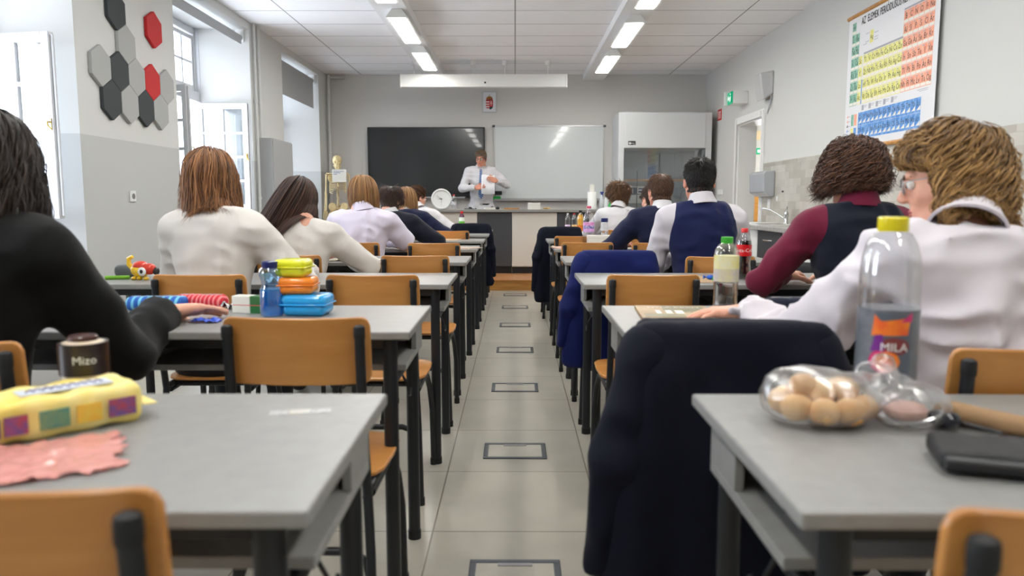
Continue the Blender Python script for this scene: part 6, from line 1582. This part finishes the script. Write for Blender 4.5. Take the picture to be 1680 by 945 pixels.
# wallet, watch and tan strap
V, Q = surface([('box', ((0, 0, .016), (.062, .052, .015), .010), .01)], .004, pad=.015, post=lambda G, F: F-.0016*vnoise(G, (30, 30, 30))); V[:, 2] = np.maximum(V[:, 2], 0)
t = thing('wallet', 'thick black leather wallet on the nearest right desk', 'wallet', (.625, .985, DT), R_(-17)); vf_obj('body', [(V, Q, 0)], mat('black_leather', rgb(26, 26, 28), .55, bump=.3, bscale=300), t, it=1)
obj('fold_edge', MB().tube([(-.058, -.053, .016), (.058, -.053, .016)], .010, 10, flat=1), M['black'], t)
t = thing('case_with_sunglasses', 'tan soft glasses case with dark sunglasses beside the black wallet', 'glasses case', (.725, 1.15, DT), R_(-42))
V, Q = surface([('cap', ((-.05, 0, .018), (.06, 0, .016), .022, .018, ((0, 0, 1), .85)), .01)], .004, pad=.015, post=lambda G, F: F-.0015*vnoise(G, (30, 30, 30))); V[:, 2] = np.maximum(V[:, 2], 0)
vf_obj('case', [(V, Q, 0)], mat('tan_suede', rgb(150, 118, 84), .8), t, it=1)
obj('sunglass_lens', MB().ball((-.045, -.045, .018), (.026, .02, .014), 16), mat('dark_lens', rgb(16, 16, 30), .08, coat=.5), t)
obj('sunglass_arm', MB().tube([(-.06, -.035, .02), (-.02, -.03, .012), (.03, -.028, .006)], .003, 8), M['black'], t)
V, Q = surface([('ell', ((0, 0, .10), (.16, .10, .12)), .02)], .012, pad=.03, post=lambda G, F: smax(F-.006*vnoise(G, (14, 14, 14)), .002-G[..., 2], .004))
t = thing('school_bag', 'black rounded bag on the chair side beyond the maroon sleeve', 'bag', (1.52, 3.98, .0), 0)
V, Q = surface([('box', ((0, 0, .42), (.10, .12, .42), .09), .02)], .014, pad=.03, post=lambda G, F: smax(F-.006*vnoise(G, (14, 14, 14)), .002-G[..., 2], .004)); vf_obj('body', [(V, Q, 0)], cloth_mat('bag_black', rgb(26, 26, 30)), t, it=2)
obj('strap', MB().tube([(-.05, -.02, .83), (-.04, -.02, .87), (.04, -.02, .87), (.05, -.02, .83)], .008, 8), M['black'], t)
# bread bags on the far right desk
for (x, y, lb) in ((.44, 8.24, 'clear bag of sliced bread nearest the dark coat'), (.60, 8.30, 'second bag of bread beside the orange juice bottle')):
    V, Q = surface([('box', ((0, 0, .024), (.085, .06, .024), .02), .01)], .007, pad=.02, post=lambda G, F: F-.004*vnoise(G, (36, 36, 36))); V[:, 2] = np.maximum(V[:, 2], 0)
    t = thing('bread_bag', lb, 'bread', (x, y, DT), R_(8), 'bread bags'); vf_obj('loaf', [(V, Q, 0)], rollm, t, it=1); obj('bag_tail', MB().prism([(0, -.01), (.05, -.03), (.05, .03), (0, .01)], .006, Matrix.Translation((.085, 0, .01))), M['paper'], t, smooth=False)

# ---------------------------------------------------------------- things on the teacher bench
BZ = PZ+.9135
t = thing('wall_clock', 'round white clock leaning upright on the teacher bench showing about ten to nine', 'clock', (-1.065, 11.06, BZ))
R0 = .148; cz_ = R0+.001
obj('case', MB().lathe([(R0, -.022), (R0, .0), (R0-.006, .010), (R0-.022, .010), (R0-.026, -.004), (R0-.026, -.006)], 48, (0, 0, cz_), axis='y', ), M['white'], t, rot=(0, 0, 0), angle=50)
t.rotation_euler = (0, 0, math.pi)
fm = MB().lathe([(0, -.010), (R0-.02, -.010), (R0-.02, -.008), (0, -.008)], 40, (0, 0, cz_), axis='y'); fo = obj('dial', fm, plast('dial_white', 236, 237, 238), t, angle=30)
nm = MB()
for k in range(1, 13):
    a = math.radians(90-30*k); text_mb(nm, str(k), .030, frame((-.098*math.cos(a), -.0070, cz_+.098*math.sin(a)), (-1, 0, 0), (0, 0, 1)), 0)
for k in range(60):
    a = math.radians(6*k); nm.box((-.117*math.cos(a), -.0074, cz_+.117*math.sin(a)), (.0018 if k % 5 else .003, .001, .006), 0, rot=(0, a-math.pi/2, 0))
obj('numerals', nm, M['black'], fo, smooth=False)
def hand_(ang, L, w, yy, nm_, m_):
    a = math.radians(90-ang); d = (-math.cos(a), math.sin(a))
    mb = MB().tube([(-d[0]*.015, yy, cz_-d[1]*.015), (d[0]*L, yy, cz_+d[1]*L)], w, 6, flat=.4); obj(nm_, mb, m_, t)
hand_(266, .058, .0040, -.003, 'hour_hand', M['black']); hand_(306, .085, .0030, .000, 'minute_hand', M['black']); hand_(180, .09, .0014, .003, 'second_hand', M['black'])
obj('hub', MB().lathe([(0, -.004), (.007, -.004), (.007, .006), (0, .006)], 14, (0, 0, cz_), axis='y'), M['black'], t)
for k, (x, y) in enumerate(((-.78, 11.05), (-.42, 11.1), (.55, 11.1))):
    flat_sheet('paper_sheet', ['white paper sheet on the bench right of the clock bottle', 'white papers on the bench in front of the teacher', 'white paper on the bench left of the towel roll'][k], 'paper', x, y, BZ, .30, .21, R_(6-5*k), M['paper'])
booklet('paper_stack', 'thick stack of papers on the bench in front of the teacher', 'papers', -.33, 11.05, BZ+.001, .22, .26, .028, R_(10), [M['paper']])
tag(obj('pen_tray', MB().b2((-.07, -.02, 0), (.07, .02, .012)), M['darkgrey'], smooth=False, bevel=.003, loc=(-.66, 10.98, BZ+.001)), 'dark pen tray on the bench left of the teacher papers', 'tray')
for k, lb in enumerate(('bottom', 'middle', 'top')):
    booklet('book', 'white book at the %s of the small stack on the teacher bench' % lb, 'book', .27+.004*k, 11.05, BZ+.033*k, .185-.004*k, .24, .031, R_(1-2*k), [plast('book_white_%d' % k, 226, 228, 234)])
tag(obj('wooden_block', MB().b2((-.11, -.04, 0), (.11, .04, .018)), M['pine'], smooth=False, bevel=.002, loc=(-.05, 11.0, BZ)), 'flat tan wooden block on the teacher bench', 'block')
tag(obj('computer_mouse', MB().ball((0, 0, .012), (.032, .05, .018), 14), M['black'], loc=(-.25, 10.93, BZ+.006)), 'small black mouse on the bench edge before the teacher', 'mouse')
tag(obj('snack_packet', MB().ball((0, 0, .014), (.06, .04, .014), 12), lm('snack', (160, 120, 60), (210, 180, 120), 30), loc=(.46, 11.05, BZ)), 'small brown snack packet right of the white books', 'packet')
tag(obj('snack_packet', MB().ball((0, 0, .016), (.07, .04, .016), 12), lm('snack2', (150, 110, 70), (200, 150, 90), 30), loc=(-1.27, 11.06, BZ)), 'small brown packet left of the clock', 'packet')
t = thing('paper_towel_roll', 'tall white roll of paper towel on the teacher bench', 'paper towel', (1.12, 11.15, BZ))
obj('roll', MB().lathe([(0, 0), (.064, 0), (.068, .004), (.068, .245), (.064, .25), (.02, .25), (.02, .24), (0, .24)], 28), plast('towel_paper', 236, 236, 234, .8), t)
obj('loose_sheet', MB().b2((-.035, -.001, .24), (.03, .001, .36)), M['paper'], t, smooth=False)
def spray(label, x, y, bm, hm, H_=.16, r=.034, tm=None):
    t = thing('spray_bottle', label, 'spray bottle', (x, y, BZ), R_(20))
    obj('body', MB().lathe([(0, 0), (r*.95, 0), (r, .01), (r, H_*.5), (r*.6, H_*.8), (r*.36, H_*.95), (r*.36, H_), (0, H_)], 20), bm, t)
    obj('trigger_head', MB().b2((-.012, -.045, H_+.01), (.012, .03, H_+.035)).tube([(0, 0, H_-.01), (0, 0, H_+.02)], .014, 10), hm, t, smooth=False, bevel=.003)
    obj('trigger', MB().tube([(0, -.03, H_+.012), (0, -.036, H_-.03)], .005, 8), tm or hm, t)
spray('white spray bottle with blue trigger behind the towel roll', 1.27, 11.25, plast('sp_white', 222, 226, 232), plast('sp_blue', 40, 60, 150), .22)
spray('white spray bottle with white head between the other two', 1.335, 11.22, plast('sp_white2', 228, 230, 232), plast('sp_w', 226, 228, 230), .19, tm=plast('sp_blue2', 40, 60, 170))
spray('green spray bottle with white head on the teacher bench', 1.39, 11.05, plast('sp_green', 20, 160, 60), plast('sp_w2', 230, 232, 232), .12, .046)
# facemask / blue item beside the bun haired pupil
# ---------------------------------------------------------------- anatomical skeleton
bone = mat('aged_bone', rgb(226, 206, 158), .5, col2=rgb(208, 184, 132), nscale=14)
t = thing('anatomical_skeleton', 'life size ivory anatomical skeleton holding a white paper in the left corner', 'skeleton', (-2.74, 11.85, PZ), R_(196))
HT = 1.735
V, Q = surface([('ell', ((0, -.014, .040), (.072, .090, .078)), .02), ('ell', ((0, .04, -.01), (.054, .05, .05)), .02), ('box', ((0, .052, -.055), (.032, .026, .030), .012), .015), ('cap', ((-.048, .0, -.04), (-.02, .06, -.092), .012, .014), .01), ('cap', ((.048, .0, -.04), (.02, .06, -.092), .012, .014), .01), ('cap', ((-.02, .062, -.092), (.02, .062, -.092), .014, .014), .01),
                ('ell', ((-.028, .085, .008), (.019, .03, .017)), .006, 'sub'), ('ell', ((.028, .085, .008), (.019, .03, .017)), .006, 'sub'), ('ell', ((0, .09, -.028), (.010, .02, .015)), .005, 'sub'), ('ell', ((0, .10, -.066), (.03, .03, .0025)), .004, 'sub'), ('ell', ((-.06, .03, -.03), (.02, .03, .018)), .008, 'sub'), ('ell', ((.06, .03, -.03), (.02, .03, .018)), .008, 'sub')], .005, pad=.02)
vf_obj('skull', [(V, Q, 0)], bone, t, (0, .02, HT-.118), it=1)
obj('hook', MB().tube([(0, 0, HT-.01), (0, 0, HT+.01), (.012, 0, HT+.03), (0, 0, HT+.045), (-.008, 0, HT+.03)], .003, 8), M['metal'], t)
mb = MB()
for k in range(24):
    z = HT-.235-k*.0235; y = -.015+.02*math.sin(k/24*6.28*1.0+1); r = .013+.0004*k
    mb.lathe([(r*.8, z-.009), (r, z-.007), (r, z+.005), (r*.8, z+.007)], 12, (0, y, 0)); mb.box((0, y-.025, z-.004), (.006, .03, .010)); mb.box((0, y-.008, z), (.05, .008, .007))
obj('spine', mb, bone, t, angle=50)
zr = HT-.30
for k in range(10):
    w_ = .075+.055*math.sin(min(1, (k+1)/7)*1.5); z = zr-k*.027
    mb = MB()
    for s in (-1, 1):
        mb.tube([(s*.01, -.01, z+.01), (s*w_*.7, -.045, z+.012), (s*w_, .01, z-.01), (s*w_*.85, .07, z-.035), (s*.03 if k < 7 else s*w_*.6, .095, z-.045)], [.005, .0055, .0055, .005, .0045], 8)
    obj('rib_pair', mb, bone, t)
obj('sternum', MB().box((0, .098, zr-.10), (.03, .010, .17), rot=(R_(6), 0, 0)), bone, t, bevel=.004)
for s in (-1, 1):
    obj('clavicle', MB().tube([(s*.01, .09, zr+.0), (s*.07, .08, zr+.02), (s*.16, .0, zr+.02)], .006, 8), bone, t)
    V, Q = surface([('ell', ((s*.11, -.05, zr-.05), (.04, .008, .06)), .01), ('cap', ((s*.07, -.06, zr-.01), (s*.165, -.01, zr+.02), .008, .010), .01)], .005, pad=.015); vf_obj('scapula', [(V, Q, 0)], bone, t)
    el = (s*.185, -.01, zr-.29); wr_ = (s*.195, .03, zr-.53)
    obj('humerus', MB().tube([(s*.165, -.005, zr+.005), (s*.17, -.005, zr-.03), (s*.18, -.01, zr-.25), el], [.022, .013, .010, .020], 12), bone, t)
    obj('ulna', MB().tube([el, (s*.195, .0, zr-.40), (wr_[0]+s*.01, wr_[1], wr_[2])], [.012, .007, .007], 8), bone, t); obj('radius', MB().tube([(el[0]-s*.012, el[1], el[2]), (s*.178, .01, zr-.40), (wr_[0]-s*.014, wr_[1], wr_[2])], [.010, .007, .010], 8), bone, t)
    mb = MB().ball((wr_[0], wr_[1], wr_[2]-.015), (.022, .012, .018), 12)
    for j in range(5):
        x = wr_[0]+(j-2)*.012*s; L = .14 if 0 < j < 4 else .11
        mb.tube([(x, wr_[1], wr_[2]-.03), (x+(j-2)*.004*s, wr_[1]+.005, wr_[2]-.03-L*.5), (x+(j-2)*.005*s, wr_[1]+.02, wr_[2]-.03-L)], [.006, .005, .004], 8)
    obj('hand_bones', mb, bone, t)
    zp = HT-.235-24*.0235-.02
    V, Q = surface([('ell', ((s*.085, -.01, zp+.02), (.065, .045, .075), np.array(Euler((0, s*R_(25), s*R_(20))).to_matrix())), .02), ('ell', ((s*.085, .045, zp+.05), (.06, .035, .07)), .02, 'sub'), ('cap', ((s*.03, .03, zp-.10), (s*.09, .0, zp-.05), .013, .018), .02), ('cap', ((s*.05, -.02, zp-.12), (s*.09, -.01, zp-.05), .013, .018), .02), ('cap', ((0, -.03, zp+.0), (0, -.03, zp-.05), .03, .012), .02)], .006, pad=.02)
    vf_obj('pelvis_half', [(V, Q, 0)], bone, t, it=1)
    kn = (s*.09, .02, .50)
    obj('femur', MB().tube([(s*.10, .0, zp-.06), (s*.135, .0, zp-.08), (s*.125, .01, zp-.2), (s*.095, .02, .56), kn], [.022, .02, .013, .016, .030], 12), bone, t)
    obj('tibia', MB().tube([(kn[0], kn[1], .47), (s*.09, .02, .42), (s*.09, .0, .14), (s*.09, .0, .09)], [.028, .015, .010, .018], 12), bone, t); obj('fibula', MB().tube([(s*.118, .0, .45), (s*.115, -.01, .1)], .006, 8), bone, t)
    obj('foot_bones', MB().tube([(s*.09, -.045, .03), (s*.09, .0, .06), (s*.095, .07, .045), (s*.10, .16, .018)], [.022, .028, .022, .014], 12, flat=1), bone, t)
obj('stand_pole', MB().tube([(0, -.09, .04), (0, -.09, 1.15), (0, -.03, 1.17)], .010, 10), M['metal'], t)
obj('stand_base', MB().box((0, -.05, .022), (.40, .05, .03)).box((0, -.05, .0225), (.05, .40, .031)), M['darkgrey'], t, bevel=.005, smooth=False)
mb = MB().b2((-.105, -.0008, -.095), (.105, .0008, .095), 0)
for k in range(3): mb.b2((-.085+.0*k, -.0016, .06-.022*k), (.07-.05*k, -.0010, .068-.022*k), 1)
tag(obj('paper_notice', mb, [M['paper'], plast('ink', 90, 110, 150)], smooth=False, loc=(-2.68, 11.70, 1.555), rot=(0, 0, R_(8))), 'white printed paper hanging on the chest of the skeleton', 'notice')
